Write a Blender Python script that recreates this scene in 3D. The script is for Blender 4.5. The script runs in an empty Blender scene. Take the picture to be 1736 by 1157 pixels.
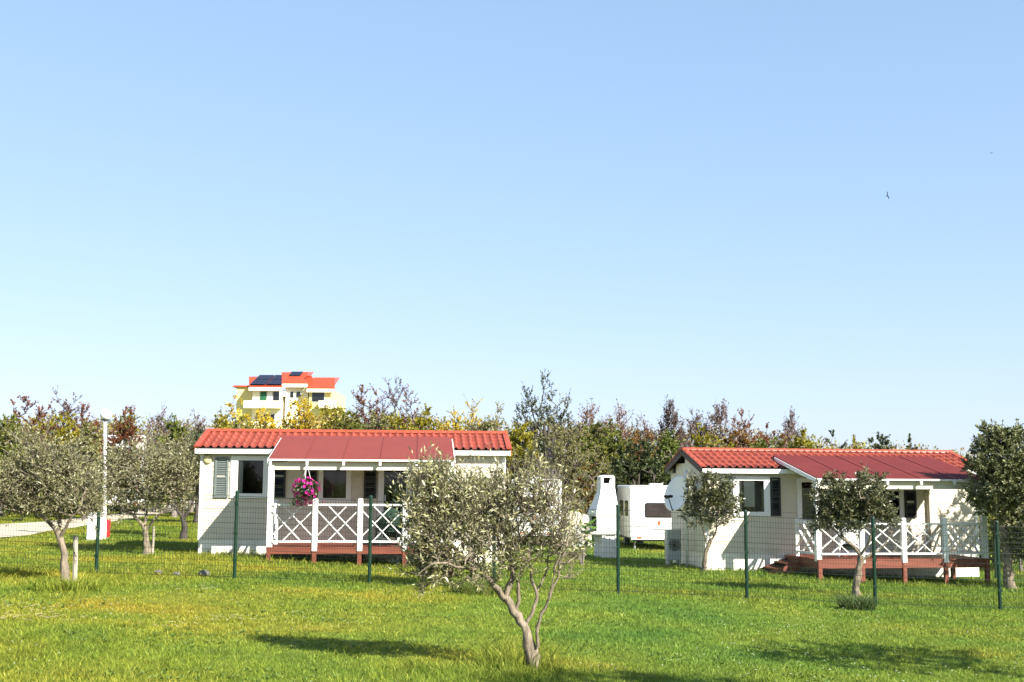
import bpy, math, random
import numpy as np
from mathutils import Vector, Matrix, Euler

random.seed(7)
RNG = np.random.default_rng(11)
scene = bpy.context.scene
COL = scene.collection
R = math.radians

# ------------------------------------------------------------------ camera
CAMZ = 2.0
F = 2000.0
PITCH = math.atan(242.5 / F)
ROLL = R(0.3)
CM = Matrix.Rotation(R(90) + PITCH, 3, 'X') @ Matrix.Rotation(ROLL, 3, 'Z')
cam_d = bpy.data.cameras.new("camera")
cam_d.sensor_width = 36.0
cam_d.lens = 36.0 * F / 1736.0
cam_d.clip_start = 0.1
cam_d.clip_end = 9000
cam = bpy.data.objects.new("camera", cam_d)
COL.objects.link(cam)
cam.matrix_world = Matrix.Translation((0, 0, CAMZ)) @ CM.to_4x4()
scene.camera = cam


def P(u, v, Y):
    d = CM @ Vector(((u - 868.0) / F, (578.5 - v) / F, -1.0))
    k = Y / d.y
    return Vector((d.x * k, Y, CAMZ + d.z * k))


# ------------------------------------------------------------------ ground
def gz(X, Y):
    X = np.asarray(X, float); Y = np.asarray(Y, float)
    ys = 31 - np.logaddexp(0, (31 - np.clip(Y, 0, 200)) / 1.5) * 1.5
    b = 1.99 + 0.0366 * 20 * np.tanh(X / 20) + 0.017 * (ys - 22.5)
    b = b - 0.13 * np.exp(-((X - 5.6) ** 2 + (Y - 32.2) ** 2) / 5.0)
    n = 0.02 * np.sin(X * 0.9 + 1.3 * np.sin(Y * 0.5)) + 0.02 * np.sin(Y * 1.1 + X * 0.35 + 1)
    n = n * np.exp(-((X / 40) ** 2 + (Y / 60) ** 2))
    return CAMZ - b + n


def gzf(X, Y):
    return float(gz(X, Y))


def ghit(u, v):
    lo, hi = 4.0, 400.0
    for _ in range(50):
        m = (lo + hi) / 2
        p = P(u, v, m)
        if p.z > gzf(p.x, p.y):
            lo = m
        else:
            hi = m
    p = P(u, v, lo)
    return Vector((p.x, p.y, gzf(p.x, p.y)))


# ------------------------------------------------------------------ materials
def new_mat(name):
    m = bpy.data.materials.new(name)
    m.use_nodes = True
    nt = m.node_tree
    nt.nodes.clear()
    out = nt.nodes.new("ShaderNodeOutputMaterial")
    return m, nt, out


def mat(name, col, rough=0.6, var=0.12, scale=6.0, bump=0.0, bscale=40.0, metal=0.0, spec=0.4, col2=None, stretch=None, dirt=None):
    m, nt, out = new_mat(name)
    N, L = nt.nodes, nt.links
    b = N.new("ShaderNodeBsdfPrincipled")
    b.inputs["Roughness"].default_value = rough
    b.inputs["Metallic"].default_value = metal
    b.inputs["Specular IOR Level"].default_value = spec
    tc = N.new("ShaderNodeTexCoord")
    mp = N.new("ShaderNodeMapping")
    if stretch:
        mp.inputs["Scale"].default_value = stretch
    L.new(tc.outputs["Object"], mp.inputs["Vector"])
    nz = N.new("ShaderNodeTexNoise")
    nz.inputs["Scale"].default_value = scale
    nz.inputs["Detail"].default_value = 6
    nz.inputs["Roughness"].default_value = 0.65
    L.new(mp.outputs[0], nz.inputs["Vector"])
    cr = N.new("ShaderNodeValToRGB")
    c = Vector(col)
    c2 = Vector(col2) if col2 else c * (1 + var)
    c1 = c * (1 - var)
    cr.color_ramp.elements[0].position = 0.32
    cr.color_ramp.elements[1].position = 0.68
    cr.color_ramp.elements[0].color = (*c1, 1)
    cr.color_ramp.elements[1].color = (*c2, 1)
    L.new(nz.outputs["Fac"], cr.inputs["Fac"])
    src = cr.outputs["Color"]
    if dirt:
        n2 = N.new("ShaderNodeTexNoise")
        n2.inputs["Scale"].default_value = 1.7
        n2.inputs["Detail"].default_value = 8
        n2.inputs["Roughness"].default_value = 0.75
        L.new(mp.outputs[0], n2.inputs["Vector"])
        r2 = N.new("ShaderNodeValToRGB")
        r2.color_ramp.elements[0].position = 0.5
        r2.color_ramp.elements[1].position = 0.78
        r2.color_ramp.elements[0].color = (0, 0, 0, 1)
        r2.color_ramp.elements[1].color = (1, 1, 1, 1)
        L.new(n2.outputs["Fac"], r2.inputs["Fac"])
        mx = N.new("ShaderNodeMix")
        mx.data_type = 'RGBA'
        L.new(r2.outputs["Color"], mx.inputs["Factor"])
        L.new(src, mx.inputs["A"])
        mx.inputs["B"].default_value = (*dirt, 1)
        src = mx.outputs["Result"]
    L.new(src, b.inputs["Base Color"])
    if bump > 0:
        n3 = N.new("ShaderNodeTexNoise")
        n3.inputs["Scale"].default_value = bscale
        n3.inputs["Detail"].default_value = 5
        L.new(mp.outputs[0], n3.inputs["Vector"])
        bp = N.new("ShaderNodeBump")
        bp.inputs["Strength"].default_value = bump
        bp.inputs["Distance"].default_value = 0.02
        L.new(n3.outputs["Fac"], bp.inputs["Height"])
        L.new(bp.outputs[0], b.inputs["Normal"])
    L.new(b.outputs[0], out.inputs["Surface"])
    return m


def leafmat(name, cols, under=None, transl=0.25, rough=0.5, patch=None, pscale=0.35, spec=0.3):
    """cols: list of colours picked per leaf (random per island); under: colour of a leaf's under side."""
    m, nt, out = new_mat(name)
    N, L = nt.nodes, nt.links
    g = N.new("ShaderNodeNewGeometry")
    cr = N.new("ShaderNodeValToRGB")
    e = cr.color_ramp.elements
    while len(e) < len(cols):
        e.new(0.5)
    for i, c in enumerate(cols):
        e[i].position = i / max(1, len(cols) - 1)
        e[i].color = (*c, 1)
    L.new(g.outputs["Random Per Island"], cr.inputs["Fac"])
    src = cr.outputs["Color"]
    if patch:
        nz = N.new("ShaderNodeTexNoise")
        nz.inputs["Scale"].default_value = pscale
        nz.inputs["Detail"].default_value = 4
        L.new(g.outputs["Position"], nz.inputs["Vector"])
        r2 = N.new("ShaderNodeValToRGB")
        r2.color_ramp.elements[0].position = 0.4
        r2.color_ramp.elements[1].position = 0.62
        L.new(nz.outputs["Fac"], r2.inputs["Fac"])
        mx = N.new("ShaderNodeMix")
        mx.data_type = 'RGBA'
        mx.blend_type = 'MULTIPLY'
        ml = N.new("ShaderNodeMix")
        ml.data_type = 'RGBA'
        L.new(r2.outputs["Color"], ml.inputs["Factor"])
        ml.inputs["A"].default_value = (1, 1, 1, 1)
        ml.inputs["B"].default_value = (*patch, 1)
        mx.inputs["Factor"].default_value = 1
        L.new(src, mx.inputs["A"])
        L.new(ml.outputs["Result"], mx.inputs["B"])
        src = mx.outputs["Result"]
    if under:
        mu = N.new("ShaderNodeMix")
        mu.data_type = 'RGBA'
        L.new(g.outputs["Backfacing"], mu.inputs["Factor"])
        L.new(src, mu.inputs["A"])
        mu.inputs["B"].default_value = (*under, 1)
        src = mu.outputs["Result"]
    b = N.new("ShaderNodeBsdfPrincipled")
    b.inputs["Roughness"].default_value = rough
    b.inputs["Specular IOR Level"].default_value = spec
    L.new(src, b.inputs["Base Color"])
    t = N.new("ShaderNodeBsdfTranslucent")
    L.new(src, t.inputs["Color"])
    mixs = N.new("ShaderNodeMixShader")
    mixs.inputs[0].default_value = transl
    L.new(b.outputs[0], mixs.inputs[1])
    L.new(t.outputs[0], mixs.inputs[2])
    L.new(mixs.outputs[0], out.inputs["Surface"])
    return m


def glassmat(name, tint=(0.82, 0.84, 0.84), opac=0.35, refl=1.0):
    m, nt, out = new_mat(name)
    N, L = nt.nodes, nt.links
    fr = N.new("ShaderNodeFresnel")
    fr.inputs["IOR"].default_value = 1.5
    tr = N.new("ShaderNodeBsdfTransparent")
    tr.inputs["Color"].default_value = (*tint, 1)
    gl = N.new("ShaderNodeBsdfGlossy")
    gl.inputs["Roughness"].default_value = 0.03
    gl.inputs["Color"].default_value = (refl, refl, refl, 1)
    mx = N.new("ShaderNodeMixShader")
    L.new(fr.outputs[0], mx.inputs[0])
    L.new(tr.outputs[0], mx.inputs[1])
    L.new(gl.outputs[0], mx.inputs[2])
    L.new(mx.outputs[0], out.inputs["Surface"])
    return m


M = {}
M['siding'] = mat("siding", (0.61, 0.56, 0.44), 0.6, 0.06, 3, 0.05, 60, dirt=(0.52, 0.47, 0.36))
M['white'] = mat("white_paint", (0.74, 0.73, 0.69), 0.45, 0.04, 5, 0.03, 80)
M['skirt'] = mat("skirting_paint", (0.80, 0.77, 0.66), 0.6, 0.07, 4, 0.05, 50, dirt=(0.58, 0.52, 0.40))
M['tile'] = mat("roof_tile", (0.2043, 0.0378, 0.0205), 0.5, 0.18, 2.2, 0.05, 50, spec=0.3, dirt=(0.1302, 0.0254, 0.0155))
M['ridge'] = mat("ridge_tile", (0.3240, 0.0558, 0.0234), 0.45, 0.12, 4, 0.04, 60)
M['panel'] = mat("roof_panel_paint", (0.1827, 0.0351, 0.0234), 0.6, 0.08, 1.4, 0.03, 60, dirt=(0.1762, 0.0315, 0.0210), spec=0.25)
M['panel_dark'] = mat("roof_panel_paint_wine", (0.1215, 0.0234, 0.0216), 0.75, 0.08, 1.4, 0.03, 60, dirt=(0.0892, 0.0179, 0.0161), spec=0.1)
M['seam'] = mat("roof_seam", (0.20, 0.03, 0.025), 0.5)
M['deck'] = mat("deck_stain", (0.1700, 0.0467, 0.0255), 0.6, 0.22, 5, 0.1, 40, stretch=(0.4, 3, 3), dirt=(0.12, 0.035, 0.02))
M['shutter_grey'] = mat("shutter_sage", (0.125, 0.15, 0.138), 0.55, 0.08)
M['shutter_shaded'] = mat("shutter_shaded", (0.025, 0.028, 0.028), 0.55, 0.1)  # shutters standing in shade, with that shade put into the colour
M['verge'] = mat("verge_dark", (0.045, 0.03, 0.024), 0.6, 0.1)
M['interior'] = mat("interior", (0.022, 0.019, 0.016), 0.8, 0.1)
M['glass'] = glassmat("window_glass", refl=0.6)
M['glass_dark'] = mat("dark_glass", (0.012, 0.013, 0.014), 0.06, 0.1, spec=0.6)
M['curtain'] = mat("curtain", (0.16, 0.135, 0.10), 0.9, 0.1, 8)
M['curtain_white'] = mat("curtain_white", (0.75, 0.72, 0.64), 0.9, 0.05, 8)
M['blind'] = mat("blind", (0.78, 0.75, 0.66), 0.7, 0.03)
M['lampglass'] = mat("lamp_glass", (0.62, 0.55, 0.28), 0.3, 0.05)
M['globe'] = mat("lamp_globe", (0.88, 0.88, 0.86), 0.25, 0.02)
M['fence'] = mat("fence_green", (0.004, 0.024, 0.012), 0.4, 0.15, 12)
M['wire'] = mat("fence_wire", (0.008, 0.02, 0.011), 0.45, 0.1)
M['metal'] = mat("white_metal", (0.72, 0.72, 0.70), 0.35, 0.05, 5, dirt=(0.6, 0.58, 0.53))
M['dish'] = mat("dish_grey", (0.80, 0.80, 0.77), 0.4, 0.05)
M['grey'] = mat("grey_metal", (0.42, 0.43, 0.42), 0.4, 0.06)
M['black'] = mat("black_plastic", (0.015, 0.015, 0.015), 0.45, 0.2)
M['greendark'] = mat("dark_green_plastic", (0.012, 0.035, 0.022), 0.45, 0.2)
M['red'] = mat("red_paint", (0.45, 0.02, 0.03), 0.4, 0.1)
M['orange'] = mat("orange_lens", (0.7, 0.16, 0.05), 0.3, 0.05)
M['caravan'] = mat("caravan_shell", (0.80, 0.80, 0.77), 0.35, 0.04, 2, dirt=(0.7, 0.69, 0.64))
M['caravan_grey'] = mat("caravan_grey_trim", (0.30, 0.30, 0.29), 0.4, 0.1)
M['caravan_win'] = mat("caravan_window", (0.045, 0.034, 0.032), 0.1, 0.35, 3, spec=0.6)
M['rubber'] = mat("rubber", (0.02, 0.02, 0.02), 0.8)
M['plaster'] = mat("white_plaster", (0.78, 0.76, 0.71), 0.75, 0.05, 5, 0.15, 40, dirt=(0.62, 0.58, 0.5))
M['slab'] = mat("grey_slab", (0.40, 0.39, 0.36), 0.8, 0.1, 9, 0.1)
M['soot_shade'] = mat("soot_shade", (0.012, 0.011, 0.010), 0.9, 0.2)  # sooty black, with the shade inside the openings put into it
M['yellow_wall'] = mat("yellow_render", (0.80, 0.66, 0.27), 0.8, 0.05, 1.0)
M['cream_wall'] = mat("cream_render", (0.82, 0.76, 0.58), 0.8, 0.04, 1.0)
M['house_roof'] = mat("house_roof", (0.44, 0.055, 0.018), 0.6, 0.15, 2.5, 0.1)
M['solar'] = mat("solar_glass", (0.010, 0.009, 0.022), 0.35, 0.15, spec=0.15)
M['shutter_green'] = mat("shutter_green", (0.012, 0.10, 0.045), 0.6, 0.1)
M['bark'] = mat("olive_bark", (0.19, 0.155, 0.11), 0.9, 0.5, 16, 0.9, 26, stretch=(1, 1, 0.35), dirt=(0.055, 0.045, 0.035), spec=0.2)
M['bark_dark'] = mat("dark_bark", (0.055, 0.045, 0.037), 0.9, 0.3, 14, 0.5, 30, stretch=(1, 1, 0.35))
M['bark_grey'] = mat("grey_bark", (0.19, 0.16, 0.14), 0.9, 0.3, 10, 0.3, 30)
M['bark_bare'] = mat("bare_twigs", (0.20, 0.145, 0.125), 0.9, 0.3, 2)
M['stake'] = mat("weathered_wood", (0.30, 0.265, 0.21), 0.85, 0.25, 10, 0.3, 30, stretch=(2, 2, 0.3))
M['stone'] = mat("stone", (0.13, 0.12, 0.11), 0.9, 0.35, 12, 0.4, 25)
M['bird'] = mat("bird_feather", (0.012, 0.012, 0.014), 0.7, 0.2)
M['canvas'] = mat("canvas", (0.58, 0.53, 0.42), 0.85, 0.05)

M['leaf_olive'] = leafmat("leaf_olive", [(0.022, 0.028, 0.007), (0.09, 0.10, 0.020), (0.26, 0.25, 0.075), (0.035, 0.042, 0.010), (0.42, 0.39, 0.18), (0.05, 0.06, 0.014)], under=(0.33, 0.32, 0.17), transl=0.10, rough=0.4, spec=0.5)
M['leaf_silver'] = leafmat("leaf_silver", [(0.024, 0.030, 0.008), (0.10, 0.108, 0.026), (0.24, 0.23, 0.085), (0.045, 0.052, 0.014)], under=(0.27, 0.26, 0.14), transl=0.10, rough=0.42, spec=0.45)
M['leaf_darkolive'] = leafmat("leaf_dark_olive", [(0.012, 0.019, 0.006), (0.032, 0.040, 0.011), (0.13, 0.13, 0.042), (0.02, 0.028, 0.009)], under=(0.13, 0.135, 0.065), transl=0.10, rough=0.4, spec=0.45)
M['leaf_green'] = leafmat("leaf_green", [(0.0650, 0.0758, 0.0130), (0.1517, 0.1571, 0.0217), (0.2601, 0.2384, 0.0433)], transl=0.25, patch=(0.75, 0.95, 0.9))
M['leaf_dark'] = leafmat("leaf_dark", [(0.0225, 0.0338, 0.0112), (0.0450, 0.0619, 0.0180), (0.0956, 0.1125, 0.0360)], transl=0.15, rough=0.4)
M['leaf_yellow'] = leafmat("leaf_yellow", [(0.4446, 0.3112, 0.0148), (0.6817, 0.4891, 0.0296), (0.3557, 0.2964, 0.0221)], transl=0.3)
M['leaf_ygreen'] = leafmat("leaf_yellow_green", [(0.1343, 0.1291, 0.0103), (0.2582, 0.2324, 0.0155), (0.3718, 0.2995, 0.0227)], transl=0.3)
M['leaf_red'] = leafmat("leaf_red_brown", [(0.1080, 0.0324, 0.0151), (0.2160, 0.0670, 0.0238), (0.1620, 0.0918, 0.0378)], transl=0.25)
M['leaf_rust'] = leafmat("leaf_rust", [(0.1691, 0.0746, 0.0139), (0.2387, 0.1193, 0.0199), (0.1392, 0.0994, 0.0248)], transl=0.25)
M['leaf_bare'] = leafmat("leaf_dry_purple", [(0.1105, 0.0553, 0.0467), (0.1700, 0.1105, 0.0935), (0.0935, 0.0595, 0.0382)], transl=0.2)
M['leaf_fresh'] = leafmat("leaf_fresh", [(0.03, 0.04, 0.010), (0.075, 0.09, 0.022), (0.18, 0.19, 0.06)], under=(0.22, 0.225, 0.11), transl=0.15, rough=0.4, spec=0.45)
M['leaf_grey'] = leafmat("leaf_grey_green", [(0.1071, 0.1131, 0.0357), (0.1904, 0.1845, 0.0654), (0.2975, 0.2678, 0.1071)], transl=0.2)
M['petal'] = leafmat("petal_magenta", [(0.4250, 0.0068, 0.1700), (0.5780, 0.0127, 0.2720), (0.3230, 0.0051, 0.1360)], transl=0.25)
M['broadleaf'] = leafmat("broad_leaf", [(0.05, 0.12, 0.015), (0.09, 0.18, 0.02)], transl=0.3)
M['weed'] = leafmat("weed_leaf", [(0.07, 0.13, 0.02), (0.12, 0.19, 0.03), (0.20, 0.24, 0.06)], transl=0.25)
M['straw'] = leafmat("straw", [(0.40, 0.33, 0.16), (0.52, 0.45, 0.25)], transl=0.1)
M['daisy'] = leafmat("daisy", [(0.8, 0.8, 0.72), (0.75, 0.72, 0.6)], transl=0.1)


def grass_material(name, blades=True, dark=1.0):
    m, nt, out = new_mat(name)
    N, L = nt.nodes, nt.links
    g = N.new("ShaderNodeNewGeometry")
    big = N.new("ShaderNodeTexNoise"); big.inputs["Scale"].default_value = 0.28; big.inputs["Detail"].default_value = 5; big.inputs["Roughness"].default_value = 0.62
    mp = N.new("ShaderNodeMapping")
    mp.inputs["Location"].default_value = (3.1, 7.7, 0)
    L.new(g.outputs["Position"], mp.inputs["Vector"])
    L.new(mp.outputs[0], big.inputs["Vector"])
    cr = N.new("ShaderNodeValToRGB")
    e = cr.color_ramp.elements
    e[0].position = 0.30; e[0].color = (0.1053, 0.2079, 0.0279, 1)
    e[1].position = 0.72; e[1].color = (0.3032, 0.2919, 0.0322, 1)
    k = e.new(0.46); k.color = (0.1727, 0.2654, 0.0304, 1)
    k = e.new(0.58); k.color = (0.2274, 0.2875, 0.0322, 1)
    L.new(big.outputs["Fac"], cr.inputs["Fac"])
    # the left-hand side of the lawn is yellower (drier)
    sx = N.new("ShaderNodeSeparateXYZ"); L.new(g.outputs["Position"], sx.inputs[0])
    mr = N.new("ShaderNodeMapRange"); mr.inputs["From Min"].default_value = 1.0; mr.inputs["From Max"].default_value = -4.0
    L.new(sx.outputs[0], mr.inputs["Value"])
    ad = N.new("ShaderNodeMix"); ad.data_type = 'RGBA'; ad.blend_type = 'MULTIPLY'
    L.new(mr.outputs[0], ad.inputs["Factor"]); L.new(cr.outputs["Color"], ad.inputs["A"])
    ad.inputs["B"].default_value = (1.25, 1.02, 0.85, 1)
    src = ad.outputs["Result"]
    sm = N.new("ShaderNodeTexNoise"); sm.inputs["Scale"].default_value = 3.5; sm.inputs["Detail"].default_value = 6; sm.inputs["Roughness"].default_value = 0.7
    L.new(g.outputs["Position"], sm.inputs["Vector"])
    mrs = N.new("ShaderNodeMapRange"); mrs.inputs["From Min"].default_value = 0.3; mrs.inputs["From Max"].default_value = 0.7
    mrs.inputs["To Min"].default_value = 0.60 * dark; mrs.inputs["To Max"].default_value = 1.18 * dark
    L.new(sm.outputs["Fac"], mrs.inputs["Value"])
    mu = N.new("ShaderNodeMix"); mu.data_type = 'RGBA'; mu.blend_type = 'MULTIPLY'; mu.inputs["Factor"].default_value = 1
    L.new(src, mu.inputs["A"])
    cb = N.new("ShaderNodeCombineColor")
    for i in range(3):
        L.new(mrs.outputs[0], cb.inputs[i])
    L.new(cb.outputs[0], mu.inputs["B"])
    src = mu.outputs["Result"]
    b = N.new("ShaderNodeBsdfPrincipled"); b.inputs["Roughness"].default_value = 0.7; b.inputs["Specular IOR Level"].default_value = 0.08
    if blades:
        rr = N.new("ShaderNodeValToRGB")
        q = rr.color_ramp.elements
        q[0].position = 0; q[0].color = (0.50, 0.60, 0.75, 1)
        q[1].position = 1; q[1].color = (2.0, 1.6, 3.2, 1)
        z = q.new(0.8); z.color = (1.1, 1.05, 1.25, 1)
        L.new(g.outputs["Random Per Island"], rr.inputs["Fac"])
        m2 = N.new("ShaderNodeMix"); m2.data_type = 'RGBA'; m2.blend_type = 'MULTIPLY'; m2.inputs["Factor"].default_value = 1
        L.new(src, m2.inputs["A"]); L.new(rr.outputs["Color"], m2.inputs["B"])
        src = m2.outputs["Result"]
        L.new(src, b.inputs["Base Color"])
        t = N.new("ShaderNodeBsdfTranslucent"); L.new(src, t.inputs["Color"])
        ms = N.new("ShaderNodeMixShader"); ms.inputs[0].default_value = 0.3
        L.new(b.outputs[0], ms.inputs[1]); L.new(t.outputs[0], ms.inputs[2])
        L.new(ms.outputs[0], out.inputs["Surface"])
    else:
        L.new(src, b.inputs["Base Color"])
        bp = N.new("ShaderNodeBump"); bp.inputs["Strength"].default_value = 0.8; bp.inputs["Distance"].default_value = 0.05
        fn = N.new("ShaderNodeTexNoise"); fn.inputs["Scale"].default_value = 25; fn.inputs["Detail"].default_value = 4
        L.new(g.outputs["Position"], fn.inputs["Vector"])
        L.new(fn.outputs["Fac"], bp.inputs["Height"])
        L.new(bp.outputs[0], b.inputs["Normal"])
        L.new(b.outputs[0], out.inputs["Surface"])
    return m


M['grass'] = grass_material("grass_blades")
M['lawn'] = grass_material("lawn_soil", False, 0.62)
M['tuft'] = leafmat("tuft_blades", [(0.05, 0.10, 0.015), (0.10, 0.16, 0.025), (0.17, 0.19, 0.04), (0.25, 0.22, 0.08)], transl=0.3)
M['tuft_dark'] = leafmat("tuft_dark_blades", [(0.033, 0.068, 0.018), (0.068, 0.112, 0.030), (0.112, 0.128, 0.045)], transl=0.2)
M['road'] = mat("gravel", (0.47, 0.40, 0.29), 0.9, 0.16, 0.8, 0.5, 20, dirt=(0.36, 0.32, 0.17))


# ------------------------------------------------------------------ mesh helpers
class MB:
    def __init__(self):
        self.v = []; self.f = []; self.smooth = False

    def add(self, vs, fs):
        o = len(self.v)
        self.v += [tuple(p) for p in vs]
        self.f += [tuple(i + o for i in f) for f in fs]
        return self

    def box(self, x0, y0, z0, x1, y1, z1):
        return self.add([(x0, y0, z0), (x1, y0, z0), (x1, y1, z0), (x0, y1, z0), (x0, y0, z1), (x1, y0, z1), (x1, y1, z1), (x0, y1, z1)],
                        [(0, 3, 2, 1), (4, 5, 6, 7), (0, 1, 5, 4), (1, 2, 6, 5), (2, 3, 7, 6), (3, 0, 4, 7)])

    def bevbox(self, x0, y0, z0, x1, y1, z1, c=0.01):
        """box with chamfered vertical edges"""
        pts = [(x0 + c, y0), (x1 - c, y0), (x1, y0 + c), (x1, y1 - c), (x1 - c, y1), (x0 + c, y1), (x0, y1 - c), (x0, y0 + c)]
        return self.prism(pts, z0, z1)

    def prism(self, pts, z0, z1, axis='z'):
        n = len(pts)
        def mk(p, h):
            if axis == 'z': return (p[0], p[1], h)
            if axis == 'y': return (p[0], h, p[1])
            return (h, p[0], p[1])
        vs = [mk(p, z0) for p in pts] + [mk(p, z1) for p in pts]
        fs = [tuple(range(n))[::-1], tuple(range(n, 2 * n))] + [(i, (i + 1) % n, n + (i + 1) % n, n + i) for i in range(n)]
        return self.add(vs, fs)

    def bar(self, p0, p1, w, h, up=(0, 0, 1)):
        p0 = Vector(p0); p1 = Vector(p1)
        d = (p1 - p0).normalized()
        s = d.cross(Vector(up))
        if s.length < 1e-4: s = d.cross(Vector((0, 1, 0)))
        s.normalize(); t = s.cross(d)
        vs = []
        for p in (p0, p1):
            for a, b in ((-1, -1), (1, -1), (1, 1), (-1, 1)):
                vs.append(p + s * (a * w / 2) + t * (b * h / 2))
        return self.add(vs, [(0, 3, 2, 1), (4, 5, 6, 7), (0, 1, 5, 4), (1, 2, 6, 5), (2, 3, 7, 6), (3, 0, 4, 7)])

    def tube(self, pts, rad, k=8):
        pts = [Vector(p) for p in pts]
        if not isinstance(rad, (list, tuple)): rad = [rad] * len(pts)
        vs = []; fs = []; n = len(pts)
        ref = None
        for i, p in enumerate(pts):
            d = (pts[min(i + 1, n - 1)] - pts[max(i - 1, 0)]).normalized()
            if ref is None:
                ref = d.orthogonal().normalized()
            ref = (ref - d * ref.dot(d)).normalized()
            s = d.cross(ref)
            for j in range(k):
                a = 2 * math.pi * j / k
                vs.append(p + (ref * math.cos(a) + s * math.sin(a)) * rad[i])
        for i in range(n - 1):
            for j in range(k):
                fs.append((i * k + j, i * k + (j + 1) % k, (i + 1) * k + (j + 1) % k, (i + 1) * k + j))
        fs.append(tuple(range(k))[::-1]); fs.append(tuple(range((n - 1) * k, n * k)))
        return self.add(vs, fs)

    def lathe(self, prof, c=(0, 0, 0), k=20):
        vs = []; fs = []
        for r, z in prof:
            for j in range(k):
                a = 2 * math.pi * j / k
                vs.append((c[0] + r * math.cos(a), c[1] + r * math.sin(a), c[2] + z))
        for i in range(len(prof) - 1):
            for j in range(k):
                fs.append((i * k + j, i * k + (j + 1) % k, (i + 1) * k + (j + 1) % k, (i + 1) * k + j))
        fs.append(tuple(range(k))[::-1]); fs.append(tuple(range((len(prof) - 1) * k, len(prof) * k)))
        return self.add(vs, fs)

    def build(self, name, material, parent=None, loc=None, smooth=False):
        me = bpy.data.meshes.new(name)
        me.from_pydata(self.v, [], self.f)
        me.materials.append(material)
        if smooth or self.smooth:
            me.polygons.foreach_set("use_smooth", [True] * len(me.polygons))
        me.update()
        o = bpy.data.objects.new(name, me)
        COL.objects.link(o)
        if parent: o.parent = parent
        if loc is not None: o.location = loc
        return o


def np_mesh(name, V, Q, material, parent=None, smooth=False):
    V = np.ascontiguousarray(V, np.float32); Q = np.ascontiguousarray(Q, np.int32)
    me = bpy.data.meshes.new(name)
    me.vertices.add(len(V)); me.vertices.foreach_set("co", V.ravel())
    me.loops.add(Q.size); me.loops.foreach_set("vertex_index", Q.ravel())
    me.polygons.add(len(Q))
    me.polygons.foreach_set("loop_start", np.arange(0, Q.size, Q.shape[1], dtype=np.int32))
    me.polygons.foreach_set("loop_total", np.full(len(Q), Q.shape[1], np.int32))
    if smooth:
        me.polygons.foreach_set("use_smooth", np.ones(len(Q), bool))
    me.update(calc_edges=True)
    me.materials.append(material)
    o = bpy.data.objects.new(name, me)
    COL.objects.link(o)
    if parent: o.parent = parent
    return o


def tag(o, label, cat, group=None):
    o["label"] = label; o["category"] = cat
    if group: o["group"] = group
    return o


def thing(name, loc, label, cat, group=None, rz=0.0):
    o = bpy.data.objects.new(name, None)
    o.empty_display_size = 0.2
    COL.objects.link(o)
    o.location = loc; o.rotation_euler = (0, 0, rz)
    bpy.context.view_layer.update()
    return tag(o, label, cat, group)


# ------------------------------------------------------------------ ground sheet
def axis(lo, hi, step, far):
    core = np.arange(lo, hi + step / 2, step)
    out = [hi]; s = step
    while out[-1] < far:
        s *= 1.5; out.append(out[-1] + s)
    inn = [lo]; s = step
    while inn[-1] > -far:
        s *= 1.5; inn.append(inn[-1] - s)
    return np.concatenate([inn[:0:-1], core, out[1:]])


xs = axis(-40, 40, 0.5, 5000); ys = axis(0, 80, 0.5, 6000)
GX, GY = np.meshgrid(xs, ys)
V = np.stack([GX, GY, gz(GX, GY)], -1).reshape(-1, 3)
nx, ny = len(xs), len(ys)
I = (np.arange(ny - 1)[:, None] * nx + np.arange(nx - 1)[None]).reshape(-1)
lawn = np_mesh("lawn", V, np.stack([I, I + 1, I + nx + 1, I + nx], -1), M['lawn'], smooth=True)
lawn["kind"] = "structure"

# gravel road behind the left-hand trees
up_e = [(-120, 893), (0, 890), (60, 887), (130, 879), (200, 871), (280, 858), (335, 846)]
lo_e = [(-120, 918), (0, 913), (50, 909), (120, 897), (200, 884), (280, 871), (335, 862)]
UE = [ghit(*p) for p in up_e]; LE = [ghit(*p) for p in lo_e]
rv = []; rq = []
NS = 8; NC = 6
for i in range(len(UE) - 1):
    for s in range(NS + (1 if i == len(UE) - 2 else 0)):
        t = s / NS
        a = UE[i].lerp(UE[i + 1], t); b = LE[i].lerp(LE[i + 1], t)
        for c in range(NC + 1):
            p = a.lerp(b, c / NC)
            rv.append((p.x, p.y, gzf(p.x, p.y) + 0.03))
nr = len(rv) // (NC + 1)
for i in range(nr - 1):
    for c in range(NC):
        k = i * (NC + 1) + c
        rq.append((k, k + NC + 1, k + NC + 2, k + 1))
road = np_mesh("gravel_road", np.array(rv), np.array(rq), M['road'], smooth=True)
road["kind"] = "structure"
ROADPOLY = [(p.x, p.y) for p in UE] + [(p.x, p.y) for p in LE[::-1]]


def in_poly(X, Y, poly):
    ins = np.zeros(len(X), bool)
    n = len(poly)
    for i in range(n):
        x0, y0 = poly[i]; x1, y1 = poly[(i + 1) % n]
        c = ((y0 > Y) != (y1 > Y)) & (X < (x1 - x0) * (Y - y0) / (y1 - y0 + 1e-9) + x0)
        ins ^= c
    return ins


# ------------------------------------------------------------------ leaves / branches in numpy
def norm(a):
    return a / np.maximum(np.linalg.norm(a, axis=-1, keepdims=True), 1e-9)


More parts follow.
